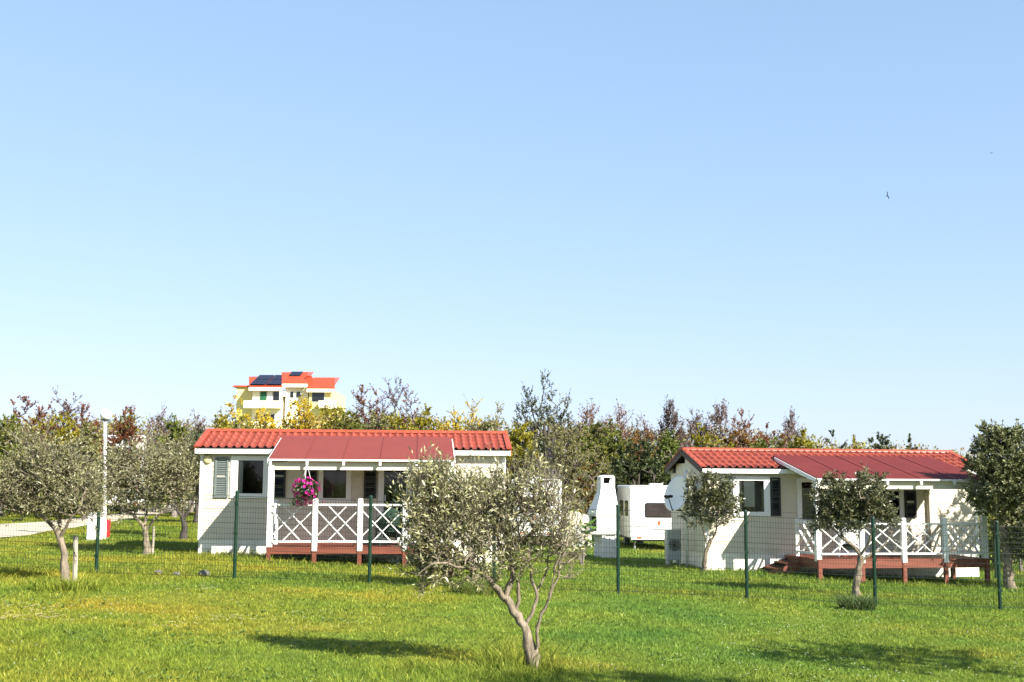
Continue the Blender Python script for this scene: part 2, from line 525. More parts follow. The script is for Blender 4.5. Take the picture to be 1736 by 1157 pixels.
def leaf_quads(pos, d, ln, wd, rng, flat=0.0, fold=0.12):
    """one folded diamond per leaf"""
    n = len(pos)
    d = norm(d)
    r = rng.normal(size=(n, 3))
    r[:, 2] += flat * 3
    nr_ = norm(r - d * (r * d).sum(1, keepdims=True))
    s = np.cross(d, nr_)
    ln = np.broadcast_to(np.asarray(ln), (n,))[:, None]; wd = np.broadcast_to(np.asarray(wd), (n,))[:, None]
    mid = pos + d * ln * 0.45
    V = np.stack([pos, mid + s * wd / 2 - nr_ * wd * fold, pos + d * ln, mid - s * wd / 2 - nr_ * wd * fold], 1).reshape(-1, 3)
    Q = np.arange(4 * n).reshape(n, 4)
    return V, Q


def frustums(p0, p1, r0, r1, k=4):
    n = len(p0)
    d = norm(p1 - p0)
    ref = np.where(np.abs(d[:, 2:3]) < 0.9, np.array([[0, 0, 1.0]]), np.array([[1.0, 0, 0]]))
    s = norm(np.cross(d, ref)); t = np.cross(s, d)
    a = np.arange(k) * 2 * np.pi / k
    ring = s[:, None] * np.cos(a)[None, :, None] + t[:, None] * np.sin(a)[None, :, None]
    r0 = np.broadcast_to(np.asarray(r0, float), (n,)); r1 = np.broadcast_to(np.asarray(r1, float), (n,))
    V = np.concatenate([p0[:, None] + ring * r0[:, None, None], p1[:, None] + ring * r1[:, None, None]], 1).reshape(-1, 3)
    j = np.arange(k)
    q = np.stack([j, (j + 1) % k, k + (j + 1) % k, k + j], -1)
    Q = (np.arange(n)[:, None, None] * 2 * k + q[None]).reshape(-1, 4)
    return V, Q


def catmull(pts, step):
    pts = [np.array(p, float) for p in pts]
    if len(pts) == 2:
        n = max(2, int(np.linalg.norm(pts[1] - pts[0]) / step) + 1)
        return np.array([pts[0] + (pts[1] - pts[0]) * i / n for i in range(n + 1)])
    q = [2 * pts[0] - pts[1]] + pts + [2 * pts[-1] - pts[-2]]
    out = []
    for i in range(1, len(q) - 2):
        a, b, c, d = q[i - 1:i + 3]
        n = max(2, int(np.linalg.norm(c - b) / step) + 1)
        for t in np.arange(n) / n:
            out.append(0.5 * (2 * b + (c - a) * t + (2 * a - 5 * b + 4 * c - d) * t ** 2 + (3 * b - a - 3 * c + d) * t ** 3))
    out.append(pts[-1])
    return np.array(out)


def grow_tree(root_obj, limbs, lobes, seed, bark, leaf, leaf_len=0.05, leaf_w=0.013, sprig=(0.18, 0.35), per=16, sprigs=2, up=0.5,
              r_tip=0.004, step=0.1, twig_r=0.0025, droop=0.0, crown_name="crown", k_thick=9, wob=0.02, flat=0.0, arch=0.12, sides=4, root_flare=1.35):
    """limbs: [(points, r0, r1)], world coordinates; lobes: [(centre, radii, n_points, leafiness)]"""
    rng = np.random.default_rng(seed)
    origin = np.array(root_obj.location)
    nodes = []; par = []; nrad = []
    bm = MB()
    for li, (pts, r0, r1) in enumerate(limbs):
        path = catmull(pts, step)
        m = len(path)
        jit = rng.normal(size=(m, 3)) * wob * 0.5
        jit[0] = 0
        path = path + jit
        rr = r0 + (r1 - r0) * np.linspace(0, 1, m) ** 0.8
        if li == 0:
            rr = rr * (1 + (root_flare - 1) * np.exp(-np.linspace(0, 1, m) * 6))
        rr = rr * (1 + rng.normal(size=m) * 0.07)
        if li == 0:
            start = -1
        else:
            A = np.array(nodes)
            start = int(np.argmin(((A - path[0]) ** 2).sum(1)))
        prev = start
        for i in range(m):
            nodes.append(path[i]); par.append(prev); nrad.append(rr[i]); prev = len(nodes) - 1
        nv0 = len(bm.v)
        bm.tube([tuple(p - origin) for p in path], list(rr), k_thick)
        kn = rng.normal(size=(m, k_thick)); kn[1:] = kn[1:] * 0.7 + kn[:-1] * 0.5
        for i in range(m):
            for j in range(k_thick):
                q = np.array(bm.v[nv0 + i * k_thick + j]); cc = path[i] - origin
                bm.v[nv0 + i * k_thick + j] = tuple(cc + (q - cc) * (1 + 0.13 * kn[i, j]))
    nl = len(nodes)
    trunk_top = np.array(nodes[nl - 1])
    apts = []; leafy = []
    for c, rad, n, lf in lobes:
        q = norm(rng.normal(size=(n, 3))) * (rng.random((n, 1)) ** 0.42)
        apts.append(np.array(c) + q * np.array(rad)); leafy += [lf] * n
    apts = np.concatenate(apts); leafy = np.array(leafy)
    A0 = np.array(nodes)
    cand = np.array([i for i in range(nl) if nrad[i] < 0.9 * nrad[0] or i > nl * 0.5] or list(range(nl)))
    dist0 = np.array([np.min(((A0[cand] - p) ** 2).sum(1)) for p in apts])
    order = np.argsort(dist0)
    cap = nl + len(apts) * 14
    NA = np.zeros((cap, 3)); NA[:nl] = A0
    ok = np.zeros(cap, bool); ok[cand] = True
    cnt = nl
    tips = []
    for oi in order:
        p = apts[oi]
        dv = NA[:cnt] - p
        dd = np.sqrt((dv ** 2).sum(1)) + np.maximum(0, dv[:, 2]) * 0.9
        dd[~ok[:cnt]] += 50
        j = int(np.argmin(dd))
        a = NA[j]
        L = np.linalg.norm(p - a)
        m = min(12, max(1, int(L / step)))
        prev = j
        off = rng.normal(size=3) * L * 0.07
        off[2] -= L * arch
        for i in range(1, m + 1):
            t = i / m
            q = a + (p - a) * t + off * math.sin(math.pi * t)
            if cnt >= cap: break
            NA[cnt] = q; ok[cnt] = True
            par.append(prev); nrad.append(0); prev = cnt; cnt += 1
        tips.append((prev, leafy[oi]))
    NA = NA[:cnt]; par = np.array(par)
    num = np.zeros(cnt)
    for t, _ in tips: num[t] += 1
    for i in range(cnt - 1, -1, -1):
        if par[i] >= 0: num[par[i]] += num[i]
    rad = r_tip * np.maximum(num, 1) ** 0.48
    idx = np.arange(nl, cnt)
    pr = rad[par[idx]]
    pr = np.minimum(pr, np.where(par[idx] < nl, np.array(nrad)[par[idx]] * 0.7, pr))
    pr = np.minimum(pr, rad[idx] * 1.5)
    Vs = [np.array(bm.v)] if bm.v else []
    V1, Q1 = frustums(NA[par[idx]] - origin, NA[idx] - origin, pr, rad[idx], sides + 1)
    # sprigs
    tnode = np.array([t for t, _ in tips]); tleaf = np.array([l for _, l in tips])
    extra = idx[(rad[idx] < r_tip * 2.2)]
    sel = rng.choice(extra, size=min(len(extra), len(tnode)), replace=False) if len(extra) else np.array([], int)
    # leafiness of extra nodes = that of the nearest tip
    if len(sel):
        lf = np.array([tleaf[np.argmin(((NA[tnode] - NA[s]) ** 2).sum(1))] for s in sel])
        snode = np.concatenate([np.repeat(tnode, sprigs), sel]); sleaf = np.concatenate([np.repeat(tleaf, sprigs), lf])
    else:
        snode = np.repeat(tnode, sprigs); sleaf = np.repeat(tleaf, sprigs)
    n = len(snode)
    pdir = norm(NA[snode] - NA[par[snode]])
    out = NA[snode] - NA[snode].mean(0); out = norm(out)
    sd = norm(pdir * 0.6 + out * 0.35 + norm(rng.normal(size=(n, 3))) * 0.75 + np.array([0, 0, up]))
    sl = sprig[0] + (sprig[1] - sprig[0]) * rng.random(n) ** 1.5
    s0 = NA[snode]; bend = norm(rng.normal(size=(n, 3))) * 0.15 + np.array([0, 0, -droop])
    smid = s0 + sd * (sl * 0.5)[:, None]
    s1 = s0 + sd * sl[:, None] + bend * sl[:, None]
    V2, Q2 = frustums(s0 - origin, smid - origin, twig_r, twig_r * 0.8, 3)
    V3, Q3 = frustums(smid - origin, s1 - origin, twig_r * 0.8, twig_r * 0.3, 3)
    # leaves
    cntl = rng.poisson(per * sleaf)
    rep = np.repeat(np.arange(n), cntl)
    t = rng.random(len(rep))
    t2 = t[:, None]
    lp = np.where(t2 < 0.5, s0[rep] + (smid[rep] - s0[rep]) * t2 * 2, smid[rep] + (s1[rep] - smid[rep]) * (t2 * 2 - 1))
    ld = norm(norm(s1 - s0)[rep] * 0.7 + norm(rng.normal(size=(len(rep), 3))) * 0.85)
    ll = leaf_len * (0.6 + 0.7 * rng.random(len(rep)))
    VL, QL = leaf_quads(lp - origin, ld, ll, ll * leaf_w / leaf_len, rng, flat)
    Vt = np.array(bm.v); Qt = np.array([f for f in bm.f if len(f) == 4])
    Vb = np.concatenate([Vt, V1, V2, V3]); n0 = len(Vt)
    Qb = np.concatenate([Qt, Q1 + n0, Q2 + n0 + len(V1), Q3 + n0 + len(V1) + len(V2)])
    np_mesh("trunk", Vb, Qb, bark, root_obj, smooth=True)
    np_mesh(crown_name, VL, QL, leaf, root_obj)
    return len(VL) // 4


NLEAF = 0


def px_tree(name, label, cat, group, base, limbs, lobes, seed, bark, leaf, Y=None, **kw):
    """a tree given by the photograph's outline, grown at its own distance Y"""
    global NLEAF
    b = ghit(*base) if Y is None else None
    if b is None:
        q = P(base[0], base[1], Y); b = Vector((q.x, Y, gzf(q.x, Y)))
    Y = b.y
    s = F / Y
    o = thing(name, b, label, cat, group)
    L3 = []
    for li, (pts, r0, r1) in enumerate(limbs):
        pp = []
        for i, p in enumerate(pts):
            dy = p[2] if len(p) > 2 else 0.0
            pp.append(tuple(P(p[0], p[1], Y + dy)))
        if li == 0:
            pp[0] = (pp[0][0], pp[0][1], b.z - 0.05)
        L3.append((pp, r0, r1))
    LB = []
    for l in lobes:
        u, v, ru, rv_, n = l[:5]; lf = l[5] if len(l) > 5 else 1.0; dy = l[6] if len(l) > 6 else 0.0
        LB.append((tuple(P(u, v, Y + dy)), (ru / s, max(ru, rv_) / s * 0.95, rv_ / s), n, lf))
    NLEAF += grow_tree(o, L3, LB, seed, bark, leaf, **kw)
    return o


def bush(name, label, u, vtop, hw, Y, leaf, bark, seed, n=70, per=14, sprigs=2, leaf_len=0.13, leaf_w=0.07, sprig=(0.3, 0.7), up=0.5, low=0.15,
         top_sparse=0.6, cat="tree", group="trees and shrubs beyond the mobile homes", lean=0.0, spiky=1.0, twig_r=0.010, r_tip=0.012, nl=7):
    """a tree or shrub of the far hedgerow: irregular envelope from the ground to its top"""
    global NLEAF
    rng = np.random.default_rng(seed)
    q = P(u, 800, Y); X = q.x; vtop -= 3
    z0 = gzf(X, Y); top = P(u, vtop, Y).z; H = top - z0
    s = F / Y; w = 1.22 * hw / s
    o = thing(name, (X, Y, z0), label, cat, group)
    th = z0 + H * 0.35
    limbs = [([(X, Y, z0 - 0.1), (X + rng.normal() * w * 0.05, Y, z0 + H * 0.2), (X + rng.normal() * w * 0.12, Y + rng.normal() * 0.2, th)], 0.03 * H, 0.022 * H)]
    for k in range(3):
        a = rng.random() * 6.28
        limbs.append(([(X, Y, z0 + H * (0.18 + 0.05 * k)), (X + math.cos(a) * w * 0.35, Y + math.sin(a) * w * 0.35, z0 + H * 0.45),
                       (X + math.cos(a) * w * 0.5, Y + math.sin(a) * w * 0.5, z0 + H * 0.68)], 0.016 * H, 0.008 * H))
    lobes = []
    for k in range(nl):
        fx = -1 + 2 * (k + 0.5) / nl + rng.normal() * 0.12
        cx = X + fx * w * 0.78 + lean * w
        cy = Y + rng.uniform(-0.6, 0.6) * w
        topf = 1 - 0.24 * abs(fx) ** 1.6 - 0.16 * rng.random() * (abs(fx) > 0.25)
        rzu = H * (0.10 + 0.07 * rng.random()) * spiky
        m = max(5, int(n / nl * 0.85))
        lobes.append(((cx, cy, z0 + H * topf - rzu), (w * rng.uniform(0.28, 0.42), w * 0.45, rzu), m, top_sparse))
        zl = z0 + H * max(0.3, topf * 0.55)
        lobes.append(((cx + rng.normal() * w * 0.1, cy, zl), (w * rng.uniform(0.35, 0.5), w * 0.5, H * 0.24), int(m * 0.55), 1.0))
    NLEAF += grow_tree(o, limbs, lobes, seed + 1, bark, leaf, leaf_len=leaf_len, leaf_w=leaf_w, sprig=sprig, per=per, sprigs=sprigs, up=up,
                       step=0.45, twig_r=twig_r, r_tip=r_tip, k_thick=6, wob=0.05, sides=2)
    return o


# ------------------------------------------------------------------ mobile homes
def sub_intervals(a, b, cuts):
    segs = [(a, b)]
    for c0, c1 in cuts:
        out = []
        for s0, s1 in segs:
            if c1 <= s0 or c0 >= s1: out.append((s0, s1)); continue
            if c0 > s0: out.append((s0, c0))
            if c1 < s1: out.append((c1, s1))
        segs = out
    return [s for s in segs if s[1] - s[0] > 0.01]


class Home:
    W = 3.0

    def __init__(self, label, corner_u, corner_v, Y, theta, length, zs, ze, zr, deck_top, deck_h, leg_bot, rail_h, zf, y_front, rake_shadow, panel, fascia_gap):
        p = P(corner_u, corner_v, Y)
        self.c, self.s = math.cos(theta), math.sin(theta)
        self.o = p
        self.L = length; self.zs = zs; self.ze = ze; self.zr = zr
        self.deck_top = deck_top
        self.root = thing("mobile_home", p, label, "mobile home", "mobile homes on the campsite lawn", theta)
        self.openings = []
        r = self.root
        W, L = self.W, length
        self.windows = []
        self.params = (deck_h, leg_bot, rail_h, zf, y_front, rake_shadow, panel)

    def xl(self, u, y=0.0):
        d = P(u, 820, 1.0)
        k = d.x
        ox, oy = self.o.x - y * self.s, self.o.y + y * self.c
        return (k * oy - ox) / (self.c - k * self.s)

    def zl(self, v, x, y=0.0):
        Y = self.o.y + x * self.s + y * self.c
        u = 868
        X = self.o.x + x * self.c - y * self.s
        # pixel column of that point, for the roll
        u = 868 + F * X / (Y)
        return P(u, v, Y).z - self.o.z

    def rect(self, u0, v0, u1, v1, y=0.0):
        x0, x1 = self.xl(u0, y), self.xl(u1, y)
        return x0, self.zl(v1, (x0 + x1) / 2, y), x1, self.zl(v0, (x0 + x1) / 2, y)

    def window(self, x0, z0, x1, z1, fw=0.12, curtain='side', mull=False, door=False):
        self.openings.append((x0, z0, x1, z1))
        b = MB()
        y0, y1 = -0.045, 0.03
        fl, fr = (fw, fw) if not isinstance(fw, tuple) else fw
        ft = 0.10
        b.box(x0 - fl, y0, z0 - ft, x0 + 0.015, y1, z1 + ft)
        b.box(x1 - 0.015, y0, z0 - ft, x1 + fr, y1, z1 + ft)
        b.box(x0 + 0.015, y0 + 0.002, z1 - 0.015, x1 - 0.015, y1, z1 + ft - 0.002)
        b.box(x0 + 0.015, y0 - 0.012, z0 - ft - 0.002, x1 - 0.015, y1, z0 + 0.015)
        if mull:
            xm = (x0 + x1) / 2
            b.box(xm - 0.025, y0 + 0.012, z0 + 0.015, xm + 0.025, y1, z1 - 0.015)
        f = b.build("door" if door else "window", M['white'], self.root)
        g = MB().box(x0 + 0.015, -0.005, z0 + 0.015, x1 - 0.015, 0.003, z1 - 0.015)
        g.build("pane", M['glass'], f)
        def curt(a, c, m, n=7, yy=0.10):
            v = []; q = []
            for i in range(n * 4 + 1):
                t = i / (n * 4)
                x = a + (c - a) * t; y = yy + 0.025 * math.sin(t * n * 2 * math.pi)
                v += [(x, y, z0 - 0.05), (x, y + 0.01, z1 + 0.02)]
            for i in range(n * 4):
                q.append((2 * i, 2 * i + 2, 2 * i + 3, 2 * i + 1))
            MB().add(v, q).build("curtain", m, f, smooth=True)
        w = x1 - x0
        if curtain == 'side':
            curt(x0 - 0.005, x0 + w * 0.2, M['curtain_white'], 3, 0.045)
            curt(x1 - w * 0.08, x1 + 0.02, M['curtain'], 2)
        elif curtain == 'full':
            curt(x0 - 0.02, x0 + w * 0.45, M['curtain'], 5)
            curt(x0 + w * 0.62, x1 + 0.02, M['curtain'], 5)
        elif curtain == 'blind':
            curt(x0 - 0.02, x0 + w * 0.18, M['curtain_white'], 3)
            MB().box(x0 + w * 0.24, 0.012, z0 + (z1 - z0) * 0.17, x0 + w * 0.64, 0.02, z1 - 0.02).build("blind", M['blind'], f)
            curt(x0 + w * 0.66, x1 + 0.02, M['curtain'], 5)
        if door:
            MB().box(x0 + 0.03, -0.07, z0 + 0.95, x0 + 0.07, -0.045, z0 + 1.1).build("handle", M['grey'], f)
        return f

    def shutter(self, x0, z0, x1, z1, m):
        b = MB()
        t = 0.05
        y0 = -0.055; y1 = -0.006
        b.box(x0, y0, z0, x0 + t, y1, z1); b.box(x1 - t, y0, z0, x1, y1, z1)
        zm = (z0 + z1) / 2
        for a, c in ((z0, z0 + t), (zm - t / 2, zm + t / 2), (z1 - t, z1)):
            b.box(x0 + t, y0 + 0.002, a, x1 - t, y1, c)
        z = z0 + t
        while z < z1 - t - 0.03:
            if abs(z - zm) > 0.05:
                b.add([(x0 + t, y0 + 0.006, z), (x1 - t, y0 + 0.006, z), (x1 - t, y1 - 0.005, z + 0.04), (x0 + t, y1 - 0.005, z + 0.04),
                       (x0 + t, y0 + 0.012, z + 0.008), (x1 - t, y0 + 0.012, z + 0.008), (x1 - t, y1, z + 0.046), (x0 + t, y1, z + 0.046)],
                      [(0, 1, 2, 3), (7, 6, 5, 4), (0, 4, 5, 1), (1, 5, 6, 2), (2, 6, 7, 3), (3, 7, 4, 0)])
            z += 0.045
        b.box(x0 + t, y1 - 0.004, z0 + t, x1 - t, y1 + 0.003, z1 - t)
        return b.build("shutter", m, self.root)

    def body(self):
        W, L, zs, ze, zr = self.W, self.L, self.zs, self.ze, self.zr
        r = self.root
        deck_h, leg_bot, rail_h, zf, y_front, rake_shadow, panel = self.params
        # cladding: sloped boards, cut round the openings
        b = MB()
        ch = 0.265
        z = zs
        def board(xa, xb, za, zb, fr):
            # fr maps (along, out, z)
            v = [fr(xa, 0.014, za), fr(xb, 0.014, za), fr(xb, 0.003, zb), fr(xa, 0.003, zb), fr(xa, -0.02, za), fr(xb, -0.02, za), fr(xb, -0.02, zb), fr(xa, -0.02, zb)]
            b.add(v, [(0, 1, 2, 3), (5, 4, 7, 6), (4, 5, 1, 0), (3, 2, 6, 7), (4, 0, 3, 7), (1, 5, 6, 2)])
        front = lambda x, o, z: (x, -o, z)
        back = lambda x, o, z: (L - x, W + o, z)
        left = lambda y, o, z: (-o, W - y, z)
        right = lambda y, o, z: (L + o, y, z)
        while z < zr:
            zb = min(z + ch, zr)
            if z < ze - 0.02:
                zb2 = min(zb, ze)
                levels = sorted({z, zb2} | {q for op in self.openings for q in (op[1], op[3]) if z < q < zb2})
                for la, lb in zip(levels[:-1], levels[1:]):
                    cuts = [(op[0], op[2]) for op in self.openings if op[1] < lb - 1e-4 and op[3] > la + 1e-4]
                    for s0, s1 in sub_intervals(0, L, cuts):
                        board(s0, s1, la, lb, front)
                board(0, L, z, zb2, back)
            def half(zz):
                return W if zz <= ze else max(0.0, W * (zr - zz) / (zr - ze))
            h = half(zb)
            if h > 0.05:
                a, c = (W - h) / 2, (W + h) / 2
                board(a, c, z, zb, left); board(a, c, z, zb, right)
            z = zb
        b.build("wall", M['siding'], r)
        # inner lining (dark rooms behind the panes)
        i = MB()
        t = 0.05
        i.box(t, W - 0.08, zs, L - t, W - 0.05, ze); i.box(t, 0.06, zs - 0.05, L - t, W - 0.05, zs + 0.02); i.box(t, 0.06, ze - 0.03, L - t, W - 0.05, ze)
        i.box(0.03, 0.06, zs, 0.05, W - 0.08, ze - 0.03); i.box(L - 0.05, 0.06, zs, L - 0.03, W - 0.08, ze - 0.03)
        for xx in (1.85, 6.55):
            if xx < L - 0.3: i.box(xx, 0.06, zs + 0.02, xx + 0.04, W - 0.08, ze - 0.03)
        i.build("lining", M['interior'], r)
        # skirting
        k = MB()
        n = int(L / 0.9)
        for j in range(n):
            x0 = L * j / n; x1 = L * (j + 1) / n
            k.box(x0 + 0.004, -0.006, -0.35, x1 - 0.004, 0.02, zs - 0.003)
        k.box(0.0, 0.02, -0.35, 0.02, W, zs - 0.003); k.box(L - 0.02, 0.02, -0.35, L, W, zs - 0.003)
        k.build("skirting", M['skirt'], r)
        # corner boards
        for x0, x1 in ((-0.022, 0.075), (L - 0.075, L + 0.022)):
            MB().box(x0, -0.024, zs, x1, 0.0, ze - 0.02).build("corner_board", M['white'], r)
            MB().box(x0, W, zs, x1, W + 0.024, ze - 0.02).build("corner_board", M['white'], r)
        # tiled roof
        ov = 0.16; oe = 0.13
        half = W / 2 + ov
        slope = (zr - ze) / (W / 2)
        for sgn, nm in ((-1, "roof"), (1, "roof")):
            pass
        vv = []; qq = []
        per, stepl = 0.195, 0.36
        slen = math.hypot(half, half * slope)
        nxp = int((L + 2 * oe) / (per / 8)); rows = int(math.ceil(slen / stepl))
        tl = []
        for rw in range(rows):
            a, bb = rw * stepl, min((rw + 1) * stepl, slen)
            for f_ in (0.0, 0.5, 1.0):
                tl.append((a + (bb - a) * f_, 0.004 + 0.024 * f_ * (bb - a) / stepl))
        offs = 0
        for sgn in (-1, 1):
            for tt, lift in tl:
                yy = W / 2 + sgn * tt / slen * half
                zz = zr + 0.03 - tt / slen * half * slope
                for ix in range(nxp + 1):
                    x = -oe + (L + 2 * oe) * ix / nxp
                    ph = (x / per) % 1.0
                    wv = 0.055 * (0.5 - 0.5 * math.cos(2 * math.pi * min(ph / 0.62, 1.0)))
                    vv.append((x, yy, zz + wv + lift))
            nrow = len(tl)
            for ir in range(nrow - 1):
                for ix in range(nxp):
                    k0 = offs + ir * (nxp + 1) + ix
                    q = (k0, k0 + 1, k0 + nxp + 2, k0 + nxp + 1)
                    qq.append(q if sgn > 0 else q[::-1])
            offs = len(vv)
        roof = np_mesh("roof", np.array(vv), np.array(qq), M['tile'], r)
        # ridge cap
        rc = MB()
        nseg = int((L + 2 * oe) / 0.33)
        for j in range(nseg):
            x0 = -oe - 0.02 + (L + 2 * oe + 0.04) * j / nseg; x1 = -oe - 0.02 + (L + 2 * oe + 0.04) * (j + 1) / nseg + 0.02
            prof = [(W / 2 + 0.115 * math.cos(a_), zr + 0.03 + 0.085 * math.sin(a_)) for a_ in np.linspace(0, math.pi, 9)]
            prof2 = [(W / 2 + 0.105 * math.cos(a_), zr + 0.03 + 0.075 * math.sin(a_)) for a_ in np.linspace(0, math.pi, 9)]
            vs = [(x0, p_[0], p_[1]) for p_ in prof2] + [(x1, p_[0], p_[1]) for p_ in prof]
            rc.add(vs, [(i_, i_ + 1, 9 + i_ + 1, 9 + i_) for i_ in range(8)])
        rc.build("ridge_cap", M['ridge'], roof, smooth=True)
        # verge pieces along the gables (thing > roof > verge)
        for xg in (-oe - 0.015, L + oe + 0.015):
            vb = MB()
            for sgn in (-1, 1):
                p0 = (xg, W / 2, zr - 0.03); p1 = (xg, W / 2 + sgn * half, ze - ov * slope - 0.03)
                vb.bar(p0, p1, 0.03, 0.15)
            vb.build("verge_board", M['verge'] if rake_shadow else M['ridge'], roof)  # right home's board is near black, the rake's shadow put into its colour
        for xg in (-oe + 0.03, L + oe - 0.03):
            vb = MB()
            for sgn in (-1, 1):
                vb.bar((xg, W / 2, zr + 0.075), (xg, W / 2 + sgn * (half + 0.01), ze - ov * slope + 0.078), 0.14, 0.03)
            vb.build("verge_tile", M['ridge'], roof)
        # soffit closing the eaves
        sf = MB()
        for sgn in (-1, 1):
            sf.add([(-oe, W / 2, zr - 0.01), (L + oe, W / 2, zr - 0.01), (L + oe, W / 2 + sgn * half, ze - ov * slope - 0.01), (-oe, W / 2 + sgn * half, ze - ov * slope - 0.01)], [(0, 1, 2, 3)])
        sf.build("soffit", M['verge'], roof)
        # white eaves gutter
        ez = ze - ov * slope
        for ysd, nm in ((-ov - 0.07, 0), (W + ov + 0.005, 1)):
            g = MB()
            g.box(-oe, ysd, ez - 0.105, L + oe, ysd + 0.065, ez + 0.012)
            g.build("gutter", M['white'], r)
        self.slope = slope

    def porch(self, x0, x1, inner_y=0.7, nb=4, seams_dark=True, lattice_left=True):
        W, zr, ze = self.W, self.zr, self.ze
        r = self.root
        deck_h, leg_bot, rail_h, zf, yf, rake_shadow, panel = self.params
        dt = self.deck_top
        # deck
        d = MB()
        nb_b = 15
        for j in range(nb_b):
            ya = yf - 0.04 + (-0.03 - (yf - 0.04)) * j / nb_b; yb = yf - 0.04 + (-0.03 - (yf - 0.04)) * (j + 1) / nb_b
            d.box(x0 - 0.06, ya, dt - 0.028, x1 + 0.06, yb - 0.006, dt)
        deck = d.build("deck", M['deck'], r)
        e = MB()
        e.box(x0 - 0.055, yf - 0.035, dt - 0.03 - deck_h, x1 + 0.055, yf, dt - 0.03)
        e.box(x0 - 0.055, yf, dt - 0.03 - deck_h, x0 - 0.015, -0.04, dt - 0.03)
        e.box(x1 + 0.015, yf, dt - 0.03 - deck_h, x1 + 0.055, -0.04, dt - 0.03)
        for xx in np.linspace(x0, x1, 7)[1:-1]:
            e.box(xx - 0.02, yf, dt - 0.12, xx + 0.02, -0.04, dt - 0.03)
        e.build("deck_beam", M['deck'], deck)
        pxs = np.linspace(x0, x1, nb + 1)
        for xx in pxs:
            MB().box(xx - 0.05, yf - 0.055, leg_bot, xx + 0.05, yf + 0.04, dt - 0.035).build("deck_leg", M['deck'], deck)
        for xx in pxs[::2]:
            MB().box(xx - 0.05, -0.5, leg_bot + 0.1, xx + 0.05, -0.4, dt - 0.035).build("deck_leg", M['deck'], deck)
        # columns
        zb = zf - 0.10
        for xx in (x0, x1):
            MB().bevbox(xx - 0.07, yf + 0.0, dt - 0.05, xx + 0.07, yf + 0.14, zb, 0.008).build("column", M['white'], r)
        # railing posts between the columns
        for xx in pxs[1:-1]:
            b = MB().bevbox(xx - 0.062, yf - 0.062, dt - 0.09, xx + 0.062, yf + 0.05, dt + rail_h + 0.13, 0.008)
            b.bevbox(xx - 0.052, yf - 0.052, dt + rail_h + 0.13, xx + 0.052, yf + 0.04, dt + rail_h + 0.15, 0.01)
            b.build("railing_post", M['white'], r)
        def bay(a, c, fixed, along):
            def mk(s, z, o=0.0):
                return (s, fixed + o, z) if along == 'x' else (fixed + o, s, z)
            b = MB()
            up = (0, 1, 0) if along == 'x' else (1, 0, 0)
            zt = dt + rail_h; zb_ = dt + 0.13
            b.bar(mk(a, zt), mk(c, zt), 0.045, 0.075, up); b.bar(mk(a, zb_), mk(c, zb_), 0.045, 0.065, up)
            t0, t1 = zb_ + 0.03, zt - 0.035
            w = c - a
            h_ = t1 - t0
            for o, lines in ((-0.012, ((0.0, 0.86, 0.70, 0.0), (0.28, 1.0, 1.0, 0.14))), (0.013, ((0.0, 0.14, 0.72, 1.0), (0.28, 0.0, 1.0, 0.86)))):
                for xa_, za_, xb_, zb2_ in lines:
                    b.bar(mk(a + w * xa_, t0 + h_ * za_, o), mk(a + w * xb_, t0 + h_ * zb2_, o), 0.024, 0.055, up)
            b.build("railing_panel", M['white'], r)
        for j in range(nb):
            bay(pxs[j] + 0.064, pxs[j + 1] - 0.064, yf, 'x')
        for xx in ((x0, x1) if lattice_left else (x1,)):
            ys = yf + 0.16
            ye = -0.75 if xx == x0 else -0.06
            n = 1 if ye < -0.5 else 2
            for j in range(n):
                bay(ys + (ye - ys) * j / n, ys + (ye - ys) * (j + 1) / n, xx, 'y')
            MB().box(xx - 0.045, ye, dt, xx + 0.045, ye + 0.09, dt + rail_h + 0.1).build("railing_post", M['white'], r)
        # porch roof
        zi = ze + self.slope * inner_y + 0.11
        yo = yf - 0.11
        xa, xb = x0 - 0.06, x1 + 0.10
        sl = (zi - zf) / (inner_y - yo)
        fr = MB()
        for xx in np.linspace(xa + 0.05, xb - 0.05, 6):
            fr.bar((xx, yo + 0.01, zf - 0.045), (xx, -0.03, zf - 0.045 + sl * (-0.03 - yo - 0.01)), 0.05, 0.085)
            fr.box(xx - 0.028, yo - 0.035, zf - 0.13, xx + 0.028, yo + 0.0, zf - 0.012)
        frame = fr.build("porch_roof", M['white'], r)
        MB().box(xa, yf + 0.02, zf - 0.24, xb, yf + 0.09, zf - 0.055).build("beam", M['siding'], frame)  # siding tan puts the shade under the roof edge into the beam colour
        # side fascia boards of the lean-to
        for xx in (xa - 0.012, xb + 0.012):
            sd = MB()
            sd.bar((xx, yo, zf - 0.048), (xx, 0.55, zf - 0.048 + sl * (0.55 - yo)), 0.024, 0.10)
            sd.build("side_board", M['white'], frame)
        fb = MB().box(xa, yo - 0.012, zf - 0.03, xb, yo + 0.0, zf + 0.012)
        fb.build("edge_strip", M['white'], frame)
        n = 5
        for j in range(n):
            a = xa + (xb - xa) * j / n + 0.006; c = xa + (xb - xa) * (j + 1) / n - 0.006
            p = MB()
            p.add([(a, yo, zf), (c, yo, zf), (c, inner_y, zi), (a, inner_y, zi), (a, yo, zf + 0.022), (c, yo, zf + 0.022), (c, inner_y, zi + 0.022), (a, inner_y, zi + 0.022)],
                  [(0, 3, 2, 1), (4, 5, 6, 7), (0, 1, 5, 4), (1, 2, 6, 5), (2, 3, 7, 6), (3, 0, 4, 7)])
            p.build("roof_panel", panel, frame)
        sm = MB()
        for j in range(1, n):
            xx = xa + (xb - xa) * j / n
            sm.bar((xx, yo + 0.004, zf + 0.028), (xx, inner_y, zi + 0.028), 0.028, 0.022)
        sm.build("seam_strip", M['seam'] if seams_dark else M['panel'], frame)
        return frame


